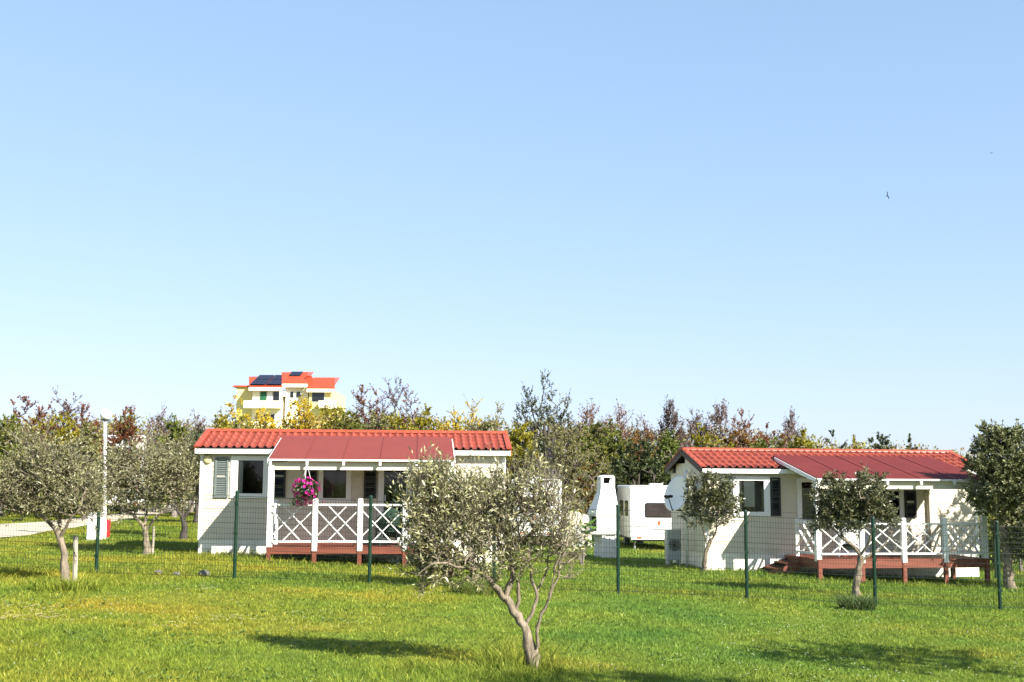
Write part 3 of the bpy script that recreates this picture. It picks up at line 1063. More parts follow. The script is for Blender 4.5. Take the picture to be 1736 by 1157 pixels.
H1 = Home("cream mobile home with a red tiled roof and a flower basket on its white porch", 335.5, 940, 30.3, R(4.5), 7.78, 0.36, 2.69, 3.14,
          0.29, 0.13, -0.30, 1.0, 2.36, -2.03, False, M['panel'], 0)
H2 = Home("red roofed mobile home beside the white satellite dish with dark brown steps to its porch", 1197, 958.5, 31.4, R(9), 7.72, 0.30, 2.55, 3.01,
          0.27, 0.19, -0.55, 0.87, 2.25, -2.10, True, M['panel_dark'], 0)

# windows of the first home
x0, z0, x1, z1 = H1.rect(402, 780, 447, 838)
H1.window(x0, z0, x1, z1, (0.17, 0.15), 'side')
sa = H1.rect(364, 775.5, 387, 844); H1.shutter(*sa, M['shutter_grey'])
sb = H1.rect(462, 776, 476, 844.5); H1.shutter(sb[0], sb[1], sb[0] + 0.33, sb[3], M['shutter_shaded'])
x0, z0, x1, z1 = H1.rect(547, 793, 588, 846)
H1.window(x0, z0, x1, z1, (0.10, 0.11), 'full')
sc_ = H1.rect(516, 790, 537, 847); H1.shutter(*sc_, M['shutter_shaded'])
sd_ = H1.rect(617, 790, 638, 845); H1.shutter(*sd_, M['shutter_shaded'])
x0, z0, x1, z1 = H1.rect(650, 792, 690, 915)
H1.window(x0, H1.deck_top + 0.12, x1, z1, (0.13, 0.12), 'none', door=True)
x0 = H1.xl(715); H1.window(x0, 1.15, x0 + 0.75, 2.1, 0.11, 'full')
H1.body()
H1.porch(H1.xl(459, -2.03), H1.xl(763, -2.03), 0.72, lattice_left=True, seams_dark=False)
# round wall lamp
lx = H1.xl(351); lz = H1.zl(779, lx)
lam = MB()
for rr, yy in ((0.115, 0.0), (0.115, -0.035), (0.095, -0.06), (0.05, -0.078), (0.01, -0.082)):
    pass
prof = [(0.115, -0.016), (0.115, -0.045), (0.095, -0.068), (0.05, -0.085), (0.004, -0.09)]
vs = []; fs = []
for rr, yy in prof:
    for j in range(20):
        a = 2 * math.pi * j / 20
        vs.append((lx + rr * math.cos(a), yy, lz + rr * math.sin(a)))
for i in range(4):
    for j in range(20):
        fs.append((i * 20 + j, i * 20 + (j + 1) % 20, (i + 1) * 20 + (j + 1) % 20, (i + 1) * 20 + j))
fs.append(tuple(range(80, 100)))
MB().add(vs, fs).build("wall_lamp", M['lampglass'], H1.root, smooth=True)

# windows of the second home
x0, z0, x1, z1 = H2.rect(1251, 814, 1295, 869)
H2.window(x0, z0, x1, z1, (0.15, 0.15), 'blind')
H2.shutter(*H2.rect(1221, 809.5, 1240, 868), M['shutter_grey'])
H2.shutter(*H2.rect(1305.5, 810, 1322, 875.5), M['shutter_shaded'])
x0, z0, x1, z1 = H2.rect(1357, 817, 1392, 878)
H2.window(x0, H2.deck_top + 0.9, x1, z1, (0.12, 0.10), 'none')
x0, z0, x1, z1 = H2.rect(1494, 832, 1524, 876)
H2.window(x0, z0, x1, z1, (0.10, 0.10), 'none')
H2.shutter(*H2.rect(1532, 832, 1551, 878), M['shutter_shaded'])
x0 = H2.xl(1420); H2.window(x0, H2.deck_top + 0.1, x0 + 0.72, 2.1, 0.11, 'none', door=True)
H2.body()
px0, px1 = H2.xl(1386, -2.1), H2.xl(1667, -2.1)
H2.porch(px0, px1, 0.72)
# downpipe
dx_ = H2.xl(1571)
MB().tube([(dx_, -0.2, 2.42), (dx_, -0.07, 2.3), (dx_, -0.07, 0.3)], 0.04, 8).build("downpipe", M['siding'], H2.root, smooth=True)
# wooden steps on the left of the porch, going down to the left
st = MB()
sx0 = H2.xl(1352, -0.4); rise = H2.deck_top + 0.12
tread = []
for k in range(3):
    xa = sx0 - 0.30 * (k + 1); zt = H2.deck_top - 0.02 - 0.14 * k
    st.box(xa, -1.0, zt - 0.035, xa + 0.31, -0.12, zt)
for yy in (-1.04, -0.11):
    st.bar((sx0, yy, H2.deck_top - 0.1), (sx0 - 1.05, yy, -0.22), 0.04, 0.2)
st.build("steps", M['deck'], H2.root)


# ------------------------------------------------------------------ hanging basket
def hanging_basket():
    c = P(519, 829, 28.15)
    o = thing("flower_basket", c, "hanging basket of magenta flowers under the porch roof edge", "flower basket")
    rng = np.random.default_rng(5)
    b = MB().lathe([(0.02, -0.2), (0.11, -0.18), (0.16, -0.06), (0.17, 0.0), (0.15, 0.0), (0.1, -0.1)], k=16)
    b.build("basket", M['greendark'], o, smooth=True)
    w = MB()
    top = (0, 0, 0.60)
    for k in range(3):
        a = k * 2.1 + 0.4
        w.tube([(0.165 * math.cos(a), 0.165 * math.sin(a), 0), (0.03 * math.cos(a), 0.03 * math.sin(a), 0.5), top], 0.006, 5)
    w.tube([top, (0, 0, 0.68)], 0.008, 5)
    w.build("hanger", M['white'], o)
    def ball(n, r0, r1, zc):
        d = norm(rng.normal(size=(n, 3)))
        rad = r0 + (r1 - r0) * rng.random((n, 1)) ** 0.5
        p = d * rad * np.array([1, 1, 0.85]) + np.array([0, 0, zc])
        return p, d
    p, d = ball(500, 0.12, 0.30, -0.02)
    V, Q = leaf_quads(p, d + norm(rng.normal(size=d.shape)) * 0.8, 0.06, 0.04, rng)
    # trailing stems at lower left
    p2 = np.stack([rng.normal(-0.2, 0.07, 160), rng.normal(0, 0.1, 160), -0.2 - rng.random(160) * 0.18], 1)
    V2, Q2 = leaf_quads(p2, rng.normal(size=p2.shape) + np.array([0, 0, -0.6]), 0.06, 0.04, rng)
    np_mesh("foliage", np.concatenate([V, V2]), np.concatenate([Q, Q2 + len(V)]), M['leaf_dark'], o)
    # blossoms: five petals each
    n = 150
    p, d = ball(n, 0.22, 0.35, 0.0)
    keep = (np.sin(d[:, 0] * 5.2 + 0.8) + np.sin(d[:, 2] * 4.1 + d[:, 1] * 3) > -0.9)
    p, d = p[keep], d[keep]
    extra = np.stack([rng.normal(0.05, 0.16, 26), rng.normal(-0.1, 0.1, 26), -0.25 - rng.random(26) * 0.14], 1)
    p = np.concatenate([p, extra]); d = np.concatenate([d, norm(extra)])
    n = len(p)
    a = np.cross(d, norm(rng.normal(size=d.shape))); a = norm(a); bb = np.cross(d, a)
    Vs = []
    for k in range(5):
        t = k * 2 * math.pi / 5
        e = a * math.cos(t) + bb * math.sin(t)
        f = -a * math.sin(t) + bb * math.cos(t)
        L = 0.042
        Vs.append(np.stack([p, p + e * L * 0.7 + f * L * 0.45 + d * 0.012, p + e * L * 1.1 + d * 0.016, p + e * L * 0.7 - f * L * 0.45 + d * 0.012], 1))
    V = np.stack(Vs, 1).reshape(-1, 3)
    np_mesh("blossom", V, np.arange(len(V)).reshape(-1, 4), M['petal'], o)


hanging_basket()


# ------------------------------------------------------------------ porch furniture
def armchair(pos, rz, label, m):
    o = thing("armchair", pos, label, "chair", "chairs on the porches", rz)
    s = MB()
    s.bevbox(-0.28, -0.28, 0.34, 0.28, 0.26, 0.43, 0.05)
    s.build("seat", m, o)
    b = MB(); n = 11
    vs = []; fs = []
    for i in range(n):
        a = math.pi * (0.02 + 0.96 * i / (n - 1))
        x = 0.31 * math.cos(a); y = 0.02 + 0.29 * math.sin(a)
        zt = 0.64 + 0.28 * math.sin(a) ** 1.5
        for sc2, z in ((1, 0.40), (1.06, zt), (0.92, zt), (0.9, 0.40)):
            vs.append((x * sc2, y * sc2, z))
    for i in range(n - 1):
        for j in range(4):
            fs.append((i * 4 + j, i * 4 + (j + 1) % 4, (i + 1) * 4 + (j + 1) % 4, (i + 1) * 4 + j))
    fs += [(0, 1, 2, 3), tuple(range(4 * n - 4, 4 * n))[::-1]]
    b.add(vs, fs).build("backrest", m, o)
    for sx in (-1, 1):
        for sy in (-1, 1):
            MB().tube([(sx * 0.24, sy * 0.23, 0.36), (sx * 0.28, sy * 0.27, 0.0)], [0.025, 0.018], 6).build("leg", m, o)
    return o


def on_deck(H, u, y):
    x = H.xl(u, y)
    return Vector((H.o.x + x * H.c - y * H.s, H.o.y + x * H.s + y * H.c, H.o.z + H.deck_top))


def table(pos, rz, label, m):
    o = thing("garden_table", pos, label, "table", None, rz)
    MB().bevbox(-0.4, -0.4, 0.69, 0.4, 0.4, 0.72, 0.06).build("tabletop", m, o)
    for sx in (-1, 1):
        for sy in (-1, 1):
            MB().tube([(sx * 0.33, sy * 0.33, 0.69), (sx * 0.36, sy * 0.36, 0)], 0.022, 6).build("leg", m, o)


armchair(on_deck(H1, 660, -1.2), R(200), "dark round backed armchair behind the white railing, near the porch door", M['greendark'])
armchair(on_deck(H1, 706, -1.3), R(150), "white armchair on the left porch, half hidden by the nearest olive tree", M['white'])
table(on_deck(H1, 683, -0.95), 0, "dark green table between the dark armchair and the white one", M['greendark'])
armchair(on_deck(H2, 1436, -1.1), R(170), "white armchair on the right porch behind the forked olive tree", M['white'])


# ------------------------------------------------------------------ fence
def fence():
    YF = 22.5
    us = [-75, 162, 397, 626, 837, 1048, 1266, 1483, 1694]
    vt = [None, 832, 834, 838, None, 855, 861, None, 878]
    xs_ = [P(u, 990, YF).x for u in us]
    pts = [(x, YF) for x in xs_]
    pts.append((pts[-1][0] + 2.45, YF + 0.15))
    o = thing("wire_fence", (pts[0][0], pts[0][1], gzf(*pts[0])), "green welded wire fence with dark green posts crossing the lawn in front of both homes", "fence")
    org = Vector(o.location)
    for i, (x, y) in enumerate(pts):
        g = gzf(x, y)
        b = MB()
        h = 1.62
        b.tube([(x - org.x, y - org.y, g - org.z - 0.2), (x - org.x, y - org.y, g - org.z + h)], 0.034, 12)
        b.lathe([(0.04, 0), (0.04, 0.02), (0.028, 0.04), (0.005, 0.047)], (x - org.x, y - org.y, g - org.z + h), 12)
        for hh in (0.35, 0.85, 1.4):
            b.box(x - org.x - 0.036, y - org.y - 0.042, g - org.z + hh, x - org.x + 0.036, y - org.y - 0.03, g - org.z + hh + 0.05)
        b.build("fence_post", M['fence'], o)
    def panel(a, c, parent, org, height=1.5):
        ax, ay = a; cx, cy = c
        L = math.hypot(cx - ax, cy - ay)
        n = int(L / 0.05)
        t = (np.arange(n) + 0.5) / n
        X = ax + (cx - ax) * t; Y = ay + (cy - ay) * t
        za, zc = gzf(ax, ay) + 0.06, gzf(cx, cy) + 0.06
        Z = za + (zc - za) * t
        p0 = np.stack([X, Y, Z], 1) - np.array(org); p1 = p0 + np.array([0, 0, height])
        Vv, Qv = frustums(p0, p1, 0.0021, 0.0021, 4)
        hs = np.arange(0, height + 0.01, 0.10)
        h0 = np.stack([np.full(len(hs), ax), np.full(len(hs), ay), za + hs], 1) - np.array(org)
        h1 = np.stack([np.full(len(hs), cx), np.full(len(hs), cy), zc + hs], 1) - np.array(org)
        rr = np.where((np.arange(len(hs)) % 5) == 0, 0.0042, 0.0024)
        Vh, Qh = frustums(h0, h1, rr, rr, 4)
        np_mesh("wire_panel", np.concatenate([Vv, Vh]), np.concatenate([Qv, Qh + len(Vv)]), M['wire'], parent)
    for a, c in zip(pts[:-1], pts[1:]):
        panel((a[0] + 0.035, a[1]), (c[0] - 0.035, c[1]), o, org)
    # the fence behind, on the right
    b0 = P(1687, 950, 33.0); b1 = (b0.x + 2.5, 33.6); b2 = (b0.x + 5.0, 34.2)
    o2 = thing("wire_fence", (b0.x, 33.0, gzf(b0.x, 33.0)), "second wire fence farther back at the right edge, behind the corner post", "fence")
    org2 = Vector(o2.location)
    q = [(b0.x, 33.0), b1, b2]
    for x, y in q:
        g = gzf(x, y)
        MB().tube([(x - org2.x, y - org2.y, g - org2.z - 0.2), (x - org2.x, y - org2.y, g - org2.z + 1.55)], 0.032, 10).build("fence_post", M['fence'], o2)
    for a, c in zip(q[:-1], q[1:]):
        panel(a, c, o2, org2, 1.45)
    return xs_


FX = fence()


# ------------------------------------------------------------------ satellite dish
def dish():
    b = ghit(1165, 961)
    Y = b.y
    o = thing("satellite_dish", b, "large pale satellite dish on a thin white pole before the right home's gable", "satellite dish")
    def rel(u, v, dy=0.0):
        return P(u, v, Y + dy) - b
    pole_top = rel(1163, 796)
    MB().tube([(0, 0, -0.1), tuple(rel(1163.5, 870)), tuple(pole_top)], 0.036, 12).build("pole", M['metal'], o, smooth=True)
    c = rel(1149, 838, -0.08)
    nrm = Vector((-0.80, -0.52, 0.30)).normalized()
    s = nrm.cross(Vector((0, 0, 1))).normalized(); t = s.cross(nrm)
    rad = 0.47; vs = []; fs = []; K = 28; RN = 7
    for side in (0, 1):
        for i in range(RN + 1):
            r_ = rad * i / RN
            for j in range(K):
                a = 2 * math.pi * j / K
                dep = 0.13 * (r_ / rad) ** 2 - (0.012 if side else 0) - 0.07
                vs.append(c + s * (r_ * math.cos(a)) + t * (r_ * 1.06 * math.sin(a)) + nrm * dep)
    for side in (0, 1):
        o_ = side * (RN + 1) * K
        for i in range(RN):
            for j in range(K):
                q = (o_ + i * K + j, o_ + i * K + (j + 1) % K, o_ + (i + 1) * K + (j + 1) % K, o_ + (i + 1) * K + j)
                fs.append(q if side == 0 else q[::-1])
    o1 = RN * K; o2 = (RN + 1) * K + RN * K
    for j in range(K):
        fs.append((o1 + j, o1 + (j + 1) % K, o2 + (j + 1) % K, o2 + j))
    MB().add(vs, fs).build("reflector", M['dish'], o, smooth=True)
    lowp = c - t * rad * 1.0 + nrm * 0.06
    lnb = rel(1133, 843, -0.25)
    arm = MB().tube([tuple(lowp), tuple(lnb)], 0.014, 6)
    arm.tube([tuple(lowp), tuple(rel(1163, 866))], 0.02, 6)
    arm.build("arm", M['black'], o)
    d = (c - lnb).normalized()
    h = MB().tube([tuple(lnb - d * 0.09), tuple(lnb + d * 0.05), tuple(lnb + d * 0.09)], [0.035, 0.035, 0.05], 10)
    h.bar(tuple(lnb - Vector((0.12, 0, -0.02))), tuple(lnb + Vector((0.12, 0, 0.02))), 0.06, 0.06)
    h.build("receiver", M['black'], o)
    MB().bar(tuple(rel(1163, 815) + Vector((0, -0.05, 0))), tuple(rel(1163, 862) + Vector((0, -0.05, 0))), 0.1, 0.08).build("bracket", M['grey'], o)


dish()


def air_unit():
    b = ghit(1141, 936)
    x, y = b.x, 33.0
    p = P(1141, 934, y)
    g = gzf(p.x, y)
    o = thing("air_conditioner", (p.x, y, g), "grey air conditioner unit beside the gable wall, below the satellite dish", "air conditioner", None, R(8))
    z0 = 0.14; z1 = P(1141, 898, y).z - g
    w = 0.2
    MB().bevbox(-w, -0.15, z0, w, 0.15, z1, 0.02).build("casing", M['grey'], o)
    f = MB()
    cz = (z0 + z1) / 2; rr = 0.16
    for k in range(5):
        r_ = rr * (k + 1) / 5
        f.tube([(0.0 + r_ * math.cos(a), -0.158, cz + r_ * math.sin(a)) for a in np.linspace(0, 2 * math.pi, 22)], 0.006, 4)
    for k in range(6):
        a = k * math.pi / 6
        f.bar((0.0 - rr * math.cos(a), -0.162, cz - rr * math.sin(a)), (0.0 + rr * math.cos(a), -0.162, cz + rr * math.sin(a)), 0.008, 0.008)
    f.build("grille", M['black'], o)
    for sx in (-1, 1):
        MB().box(sx * 0.15 - 0.03, -0.13, -0.1, sx * 0.15 + 0.03, 0.13, z0).build("foot", M['grey'], o)


air_unit()


# ------------------------------------------------------------------ barbecue
def barbecue():
    Y = 37.0
    g = P(1025, 940, Y); gzz = gzf(g.x, Y)
    o = thing("barbecue", (g.x, Y, gzz), "white masonry barbecue with a tall chimney standing left of the caravan", "barbecue", None, R(16))
    def L(u, v):
        p = P(u, v, Y)
        return p.x - g.x, p.z - gzz
    dp = 0.36
    def rect(u0, v0, u1, v1, d=dp, m='plaster'):
        a = L(u0, v1); c = L(u1, v0)
        return (a[0], -d, min(a[1], c[1]), c[0], d, max(a[1], c[1]))
    base = MB()
    x0, _, z0, x1, _, z1 = rect(1013, 945, 1042, 905)
    base.box(x0, -dp, -0.2, x0 + 0.12, dp, z1); base.box(x1 - 0.1, -dp, -0.2, x1, dp, z1)
    base.box(x0 + 0.12, dp - 0.1, -0.2, x1 - 0.1, dp - 0.002, z1); base.box(x0 + 0.12, -dp + 0.02, -0.2, x1 - 0.1, -dp + 0.1, z1)
    base.build("base", M['plaster'], o)
    MB().box(*rect(991, 905.5, 1044, 900, dp + 0.05)).build("worktop", M['slab'], o)
    fb = MB()
    x0, _, z0, x1, _, z1 = rect(1004, 900, 1042, 874)
    fb.box(x0, -dp, z0, x1, -dp + 0.09, z1); fb.box(x0, dp - 0.09, z0, x1, dp, z1); fb.box(x1 - 0.1, -dp + 0.09, z0, x1, dp - 0.09, z1)
    fire = fb.build("firebox", M['plaster'], o)
    MB().box(x0 + 0.06, -dp + 0.09, z0 + 0.002, x1 - 0.1, dp - 0.09, z1).build("soot_shade_lining", M['soot_shade'], fire)
    # tapered hood
    h = MB()
    ring = [((1002, 1043), 875, dp + 0.03), ((1002, 1043), 869, dp + 0.03), ((1014, 1041), 836, 0.19), ((1014.5, 1040.5), 829, 0.18)]
    vs = []
    for (ua, ub), v, d in ring:
        a = L(ua, v); c = L(ub, v)
        vs += [(a[0], -d, a[1]), (c[0], -d, a[1]), (c[0], d, a[1]), (a[0], d, a[1])]
    fs = [(0, 3, 2, 1), (12, 13, 14, 15)]
    for i in range(3):
        for j in range(4):
            fs.append((i * 4 + j, i * 4 + (j + 1) % 4, (i + 1) * 4 + (j + 1) % 4, (i + 1) * 4 + j))
    h.add(vs, fs).build("hood", M['plaster'], o)
    c = MB()
    x0, _, z0, x1, _, z1 = rect(1015, 829, 1040, 806)
    zo0 = L(1015, 820)[1]; zo1 = L(1015, 810)[1]
    d = 0.175
    c.box(x0, -d, z0, x1, d, zo0)
    t = 0.085
    for xa, xb in ((x0, x0 + t), (x1 - t, x1)):
        for ya, yb in ((-d, -d + t), (d - t, d)):
            c.box(xa, ya, zo0, xb, yb, zo1)
    c.box(x0 + t, d - t, zo0, x1 - t, d - 0.002, zo1)
    c.bevbox(x0 - 0.004, -d - 0.004, zo1, x1 + 0.004, d + 0.004, z1 - 0.05, 0.02)
    c.add([(x0, -d, z1 - 0.05), (x1, -d, z1 - 0.05), (x1, d, z1 - 0.05), (x0, d, z1 - 0.05), (x0 + 0.07, -d + 0.07, z1), (x1 - 0.07, -d + 0.07, z1), (x1 - 0.07, d - 0.07, z1), (x0 + 0.07, d - 0.07, z1)],
          [(4, 5, 6, 7), (0, 1, 5, 4), (1, 2, 6, 5), (2, 3, 7, 6), (3, 0, 4, 7)])
    ch = c.build("chimney", M['plaster'], o)
    MB().box(x0 + t, -d + t, zo0 + 0.002, x1 - t, d - t, zo0 + 0.02).box(x0 + t, d - t - 0.02, zo0 + 0.02, x1 - t, d - t - 0.003, zo1).build("flue", M['soot_shade'], ch)


barbecue()


# ------------------------------------------------------------------ caravans
def caravan(label, u_left, v_top, v_ground, Y, width, length, rz, height=2.25, rear=True):
    p = P(u_left, v_ground, Y)
    g = gzf(p.x, Y)
    o = thing("caravan", (p.x, Y, g), label, "caravan", "caravans on the campsite", rz)
    w, L = width, length
    z0 = 0.42; zt = P(u_left, v_top, Y).z - g
    b = MB()
    # outline in x-z with rounded roof corners, extruded along y with rounded ends
    def outline(ins):
        zz = zt - ins * 0.6
        pts = [(ins, z0 + ins), (w - ins, z0 + ins)]
        for a in np.linspace(0, math.pi / 2, 5): pts.append((w - ins - 0.10 + 0.10 * math.cos(a), zz - 0.10 + 0.10 * math.sin(a)))
        for a in np.linspace(math.pi / 2, math.pi, 5): pts.append((ins + 0.10 + 0.10 * math.cos(a), zz - 0.10 + 0.10 * math.sin(a)))
        return pts
    rows = [(0.0, 0.035), (0.035, 0.0), (L - 0.05, 0.0), (L, 0.05)]
    vs = []; n = len(outline(0))
    for y, ins in rows:
        vs += [(q[0], y, q[1]) for q in outline(ins)]
    fs = [tuple(range(n)), tuple(range((len(rows) - 1) * n, len(rows) * n))[::-1]]
    for i in range(len(rows) - 1):
        for j in range(n):
            fs.append((i * n + j, (i + 1) * n + j, (i + 1) * n + (j + 1) % n, i * n + (j + 1) % n))
    body = b.add(vs, fs).build("body", M['caravan'], o)
    # raised roof trim at the rear and along the side
    t = MB()
    zb = zt - 0.52
    t.tube([(0.0, -0.004, z0 + 0.45), (0.0, -0.004, zb), (0.02, -0.004, zt - 0.16), (0.12, 0.0, zt - 0.04), (w - 0.12, 0.0, zt - 0.04), (w - 0.02, -0.004, zt - 0.16), (w, -0.004, zb), (w, -0.004, z0 + 0.45)], 0.018, 6)
    t.box(0.02, -0.012, zb - 0.01, w - 0.02, 0.0, zb + 0.012)
    t.build("trim", M['caravan_grey'], body)
    # rear window
    wz0, wz1 = zt - 1.14, zt - 0.62
    cx = w / 2
    f = MB()
    def rr(x0, z0_, x1, z1_, r):
        pts = []
        for (cx_, cz_, a0) in ((x1 - r, z1_ - r, 0), (x0 + r, z1_ - r, 90), (x0 + r, z0_ + r, 180), (x1 - r, z0_ + r, 270)):
            for a in range(0, 91, 30): pts.append((cx_ + r * math.cos(R(a0 + a)), cz_ + r * math.sin(R(a0 + a))))
        return pts
    win = MB().prism(rr(cx - 0.50, wz0, cx + 0.50, wz1, 0.07), -0.02, 0.0, 'y').build("window", M['black'], o)
    MB().prism(rr(cx - 0.465, wz0 + 0.035, cx + 0.465, wz1 - 0.035, 0.05), -0.026, -0.0201, 'y').build("pane", M['caravan_win'], win)
    # side windows
    for ya, yb in ((0.45, 1.2), (1.75, 2.6)):
        if yb < L - 0.2:
            s = MB().prism([(q[0], q[1]) for q in rr(ya, zt - 1.1, yb, zt - 0.56, 0.07)], -0.02, 0.0, 'x').build("window", M['black'], o)
            MB().prism([(q[0], q[1]) for q in rr(ya + 0.04, zt - 1.06, yb - 0.04, zt - 0.6, 0.05)], -0.026, -0.0201, 'x').build("pane", M['caravan_win'], s)
    # stripes and skirt
    s = MB()
    for zz in (z0 + 0.40, z0 + 0.46, z0 + 0.52):
        s.box(0.05, -0.008, zz, w - 0.05, 0.0, zz + 0.022)
    s.build("stripe", M['caravan_grey'], body)
    sm_ = MB()
    for xx in (0.34, w - 0.34):
        sm_.box(xx, -0.005, z0 + 0.06, xx + 0.008, 0.0, zb - 0.02)
    sm_.box(0.05, -0.006, z0 + 0.27, w - 0.05, 0.0, z0 + 0.28)
    sm_.build("panel_seam", M['caravan_grey'], body)
    MB().tube([(cx - 0.22, -0.04, z0 + 0.33), (cx + 0.22, -0.04, z0 + 0.33)], 0.012, 6).build("grab_handle", M['grey'], o)
    MB().box(0.04, -0.05, z0 - 0.06, w - 0.04, 0.02, z0 + 0.05).build("bumper", M['caravan'], o)
    for xx in (0.25, w - 0.4):
        MB().box(xx, -0.07, z0 - 0.01, xx + 0.16, -0.05, z0 + 0.045).build("tail_light", M['orange'], o)
    MB().box(cx - 0.03, -0.02, z0 + 0.46, cx + 0.05, -0.009, z0 + 0.60).build("reflector", M['orange'], o)
    MB().box(cx - 0.26, -0.02, z0 + 0.1, cx + 0.26, -0.0, z0 + 0.22).build("number_plate", M['caravan'], o)
    for xx in (0.16, w - 0.16):
        wh = MB().tube([(xx - 0.09, L * 0.52, 0.3), (xx + 0.09, L * 0.52, 0.3)], 0.31, 20).build("wheel", M['rubber'], o)
        MB().tube([(xx - 0.1, L * 0.52, 0.3), (xx + 0.1, L * 0.52, 0.3)], 0.17, 14).build("rim", M['grey'], wh)
    MB().box(0.15, 0.1, z0 - 0.12, w - 0.15, L - 0.2, z0 + 0.0).build("chassis", M['black'], o)
    rv_ = MB().box(w * 0.4, 0.6, zt - 0.01, w * 0.62, 1.0, zt + 0.07).build("roof_vent", M['caravan'], o)
    for xx in (0.2, w - 0.2):
        MB().tube([(xx, 0.2, z0), (xx, 0.2, -0.05)], 0.025, 6).build("support_leg", M['grey'], o)
    return o


caravan("white caravan with its dark rear window, parked between the barbecue and the right home", 1068, 823, 932, 42.7, 2.1, 4.0, R(2))
caravan("white caravan mostly hidden by branches just right of the left home", 866, 812, 925, 41.0, 1.65, 3.6, R(-4))
caravan("distant white caravan seen just right of the lamp post, above the olive tops", 180, 738, 790, 62.0, 1.9, 4.2, R(12))


def tent(label, u0, u1, vt, vb, Y, ridge=False):
    a = P(u0, vb, Y); c = P(u1, vb, Y)
    g = gzf((a.x + c.x) / 2, Y)
    o = thing("tent", ((a.x + c.x) / 2, Y, g), label, "tent", "tents on the campsite")
    w = (c.x - a.x) / 2; h = P((u0 + u1) / 2, vt, Y).z - g
    d = max(w * 1.3, 1.2)
    b = MB()
    prof = [(-w, 0), (-w * 0.94, h * 0.55), (-w * 0.72, h * 0.92), (0, h), (w * 0.72, h * 0.92), (w * 0.94, h * 0.55), (w, 0)]
    b.prism(prof, -d, d, 'y')
    b.build("canvas", M['canvas'], o)
    MB().prism([(-w * 0.35, 0.02), (w * 0.35, 0.02), (w * 0.3, h * 0.6), (-w * 0.3, h * 0.6)], -d - 0.015, -d - 0.002, 'y').build("door_flap", M['grey'], o)
    return o


tent("pale tent far off on the left, below the brown tree tops", 92, 128, 744, 800, 60.0)
tent("low cream tent on the grass left of the barbecue", 955, 1000, 868, 921, 44.0)


# ------------------------------------------------------------------ lamp post, cabinets
def lamp():
    Y = 36.0
    p = P(176.5, 905, Y); g = gzf(p.x, Y)
    o = thing("lamp_post", (p.x, Y, g), "white lamp post with a round white globe between the left olive trees", "lamp post")
    top = P(178.5, 713, Y) - Vector((p.x, Y, g)); c = P(180, 703.5, Y) - Vector((p.x, Y, g))
    b = MB().tube([(0, 0, -0.1), (0, 0, 0.02), (0, 0, 0.5), (0, 0, 0.52), tuple(top)], [0.07, 0.07, 0.065, 0.055, 0.045], 12)
    b.build("pole", M['metal'], o, smooth=True)
    MB().lathe([(0.05, -0.02), (0.11, 0.0), (0.11, 0.035), (0.07, 0.05)], tuple(top), 16).build("collar", M['black'], o)
    r = 0.175
    MB().lathe([(r * math.sin(a), -r * math.cos(a)) for a in np.linspace(0.05, math.pi - 0.05, 14)], tuple(c), 24).build("globe", M['globe'], o, smooth=True)


lamp()


def cabinet():
    Y = 35.6
    p = P(160, 912, Y); g = gzf(p.x, Y)
    o = thing("electrical_cabinet", (p.x, Y, g), "white electrical cabinet on the grass at the foot of the lamp post", "cabinet")
    w = 0.2; h = P(160, 871, Y).z - g
    MB().bevbox(-w, -0.13, -0.05, w, 0.13, h, 0.012).build("casing", M['metal'], o)
    MB().box(-w - 0.03, -0.16, h, w + 0.03, 0.16, h + 0.03).build("lid", M['metal'], o)
    dd = MB().box(-w + 0.03, -0.142, 0.12, w - 0.03, -0.13, h - 0.06).build("door", M['metal'], o)
    MB().box(w - 0.09, -0.16, h * 0.5, w - 0.06, -0.142, h * 0.5 + 0.09).build("handle", M['black'], dd)
    Y = 36.6
    p = P(179, 909, Y); g = gzf(p.x, Y)
    o = thing("hydrant_box", (p.x, Y, g), "small red fire box beside the white cabinet at the lamp post's foot", "fire box")
    h = P(178, 881, Y).z - g
    MB().bevbox(-0.11, -0.09, 0.06, 0.11, 0.09, h, 0.02).build("casing", M['red'], o)
    dd = MB().box(-0.085, -0.1, 0.12, 0.085, -0.09, h - 0.06).build("door", M['red'], o)
    MB().box(-0.05, -0.106, h * 0.45, 0.05, -0.1, h * 0.62).build("plate", M['white'], dd)
    MB().box(-0.09, -0.07, -0.05, 0.09, 0.07, 0.06).build("plinth", M['slab'], o)


cabinet()


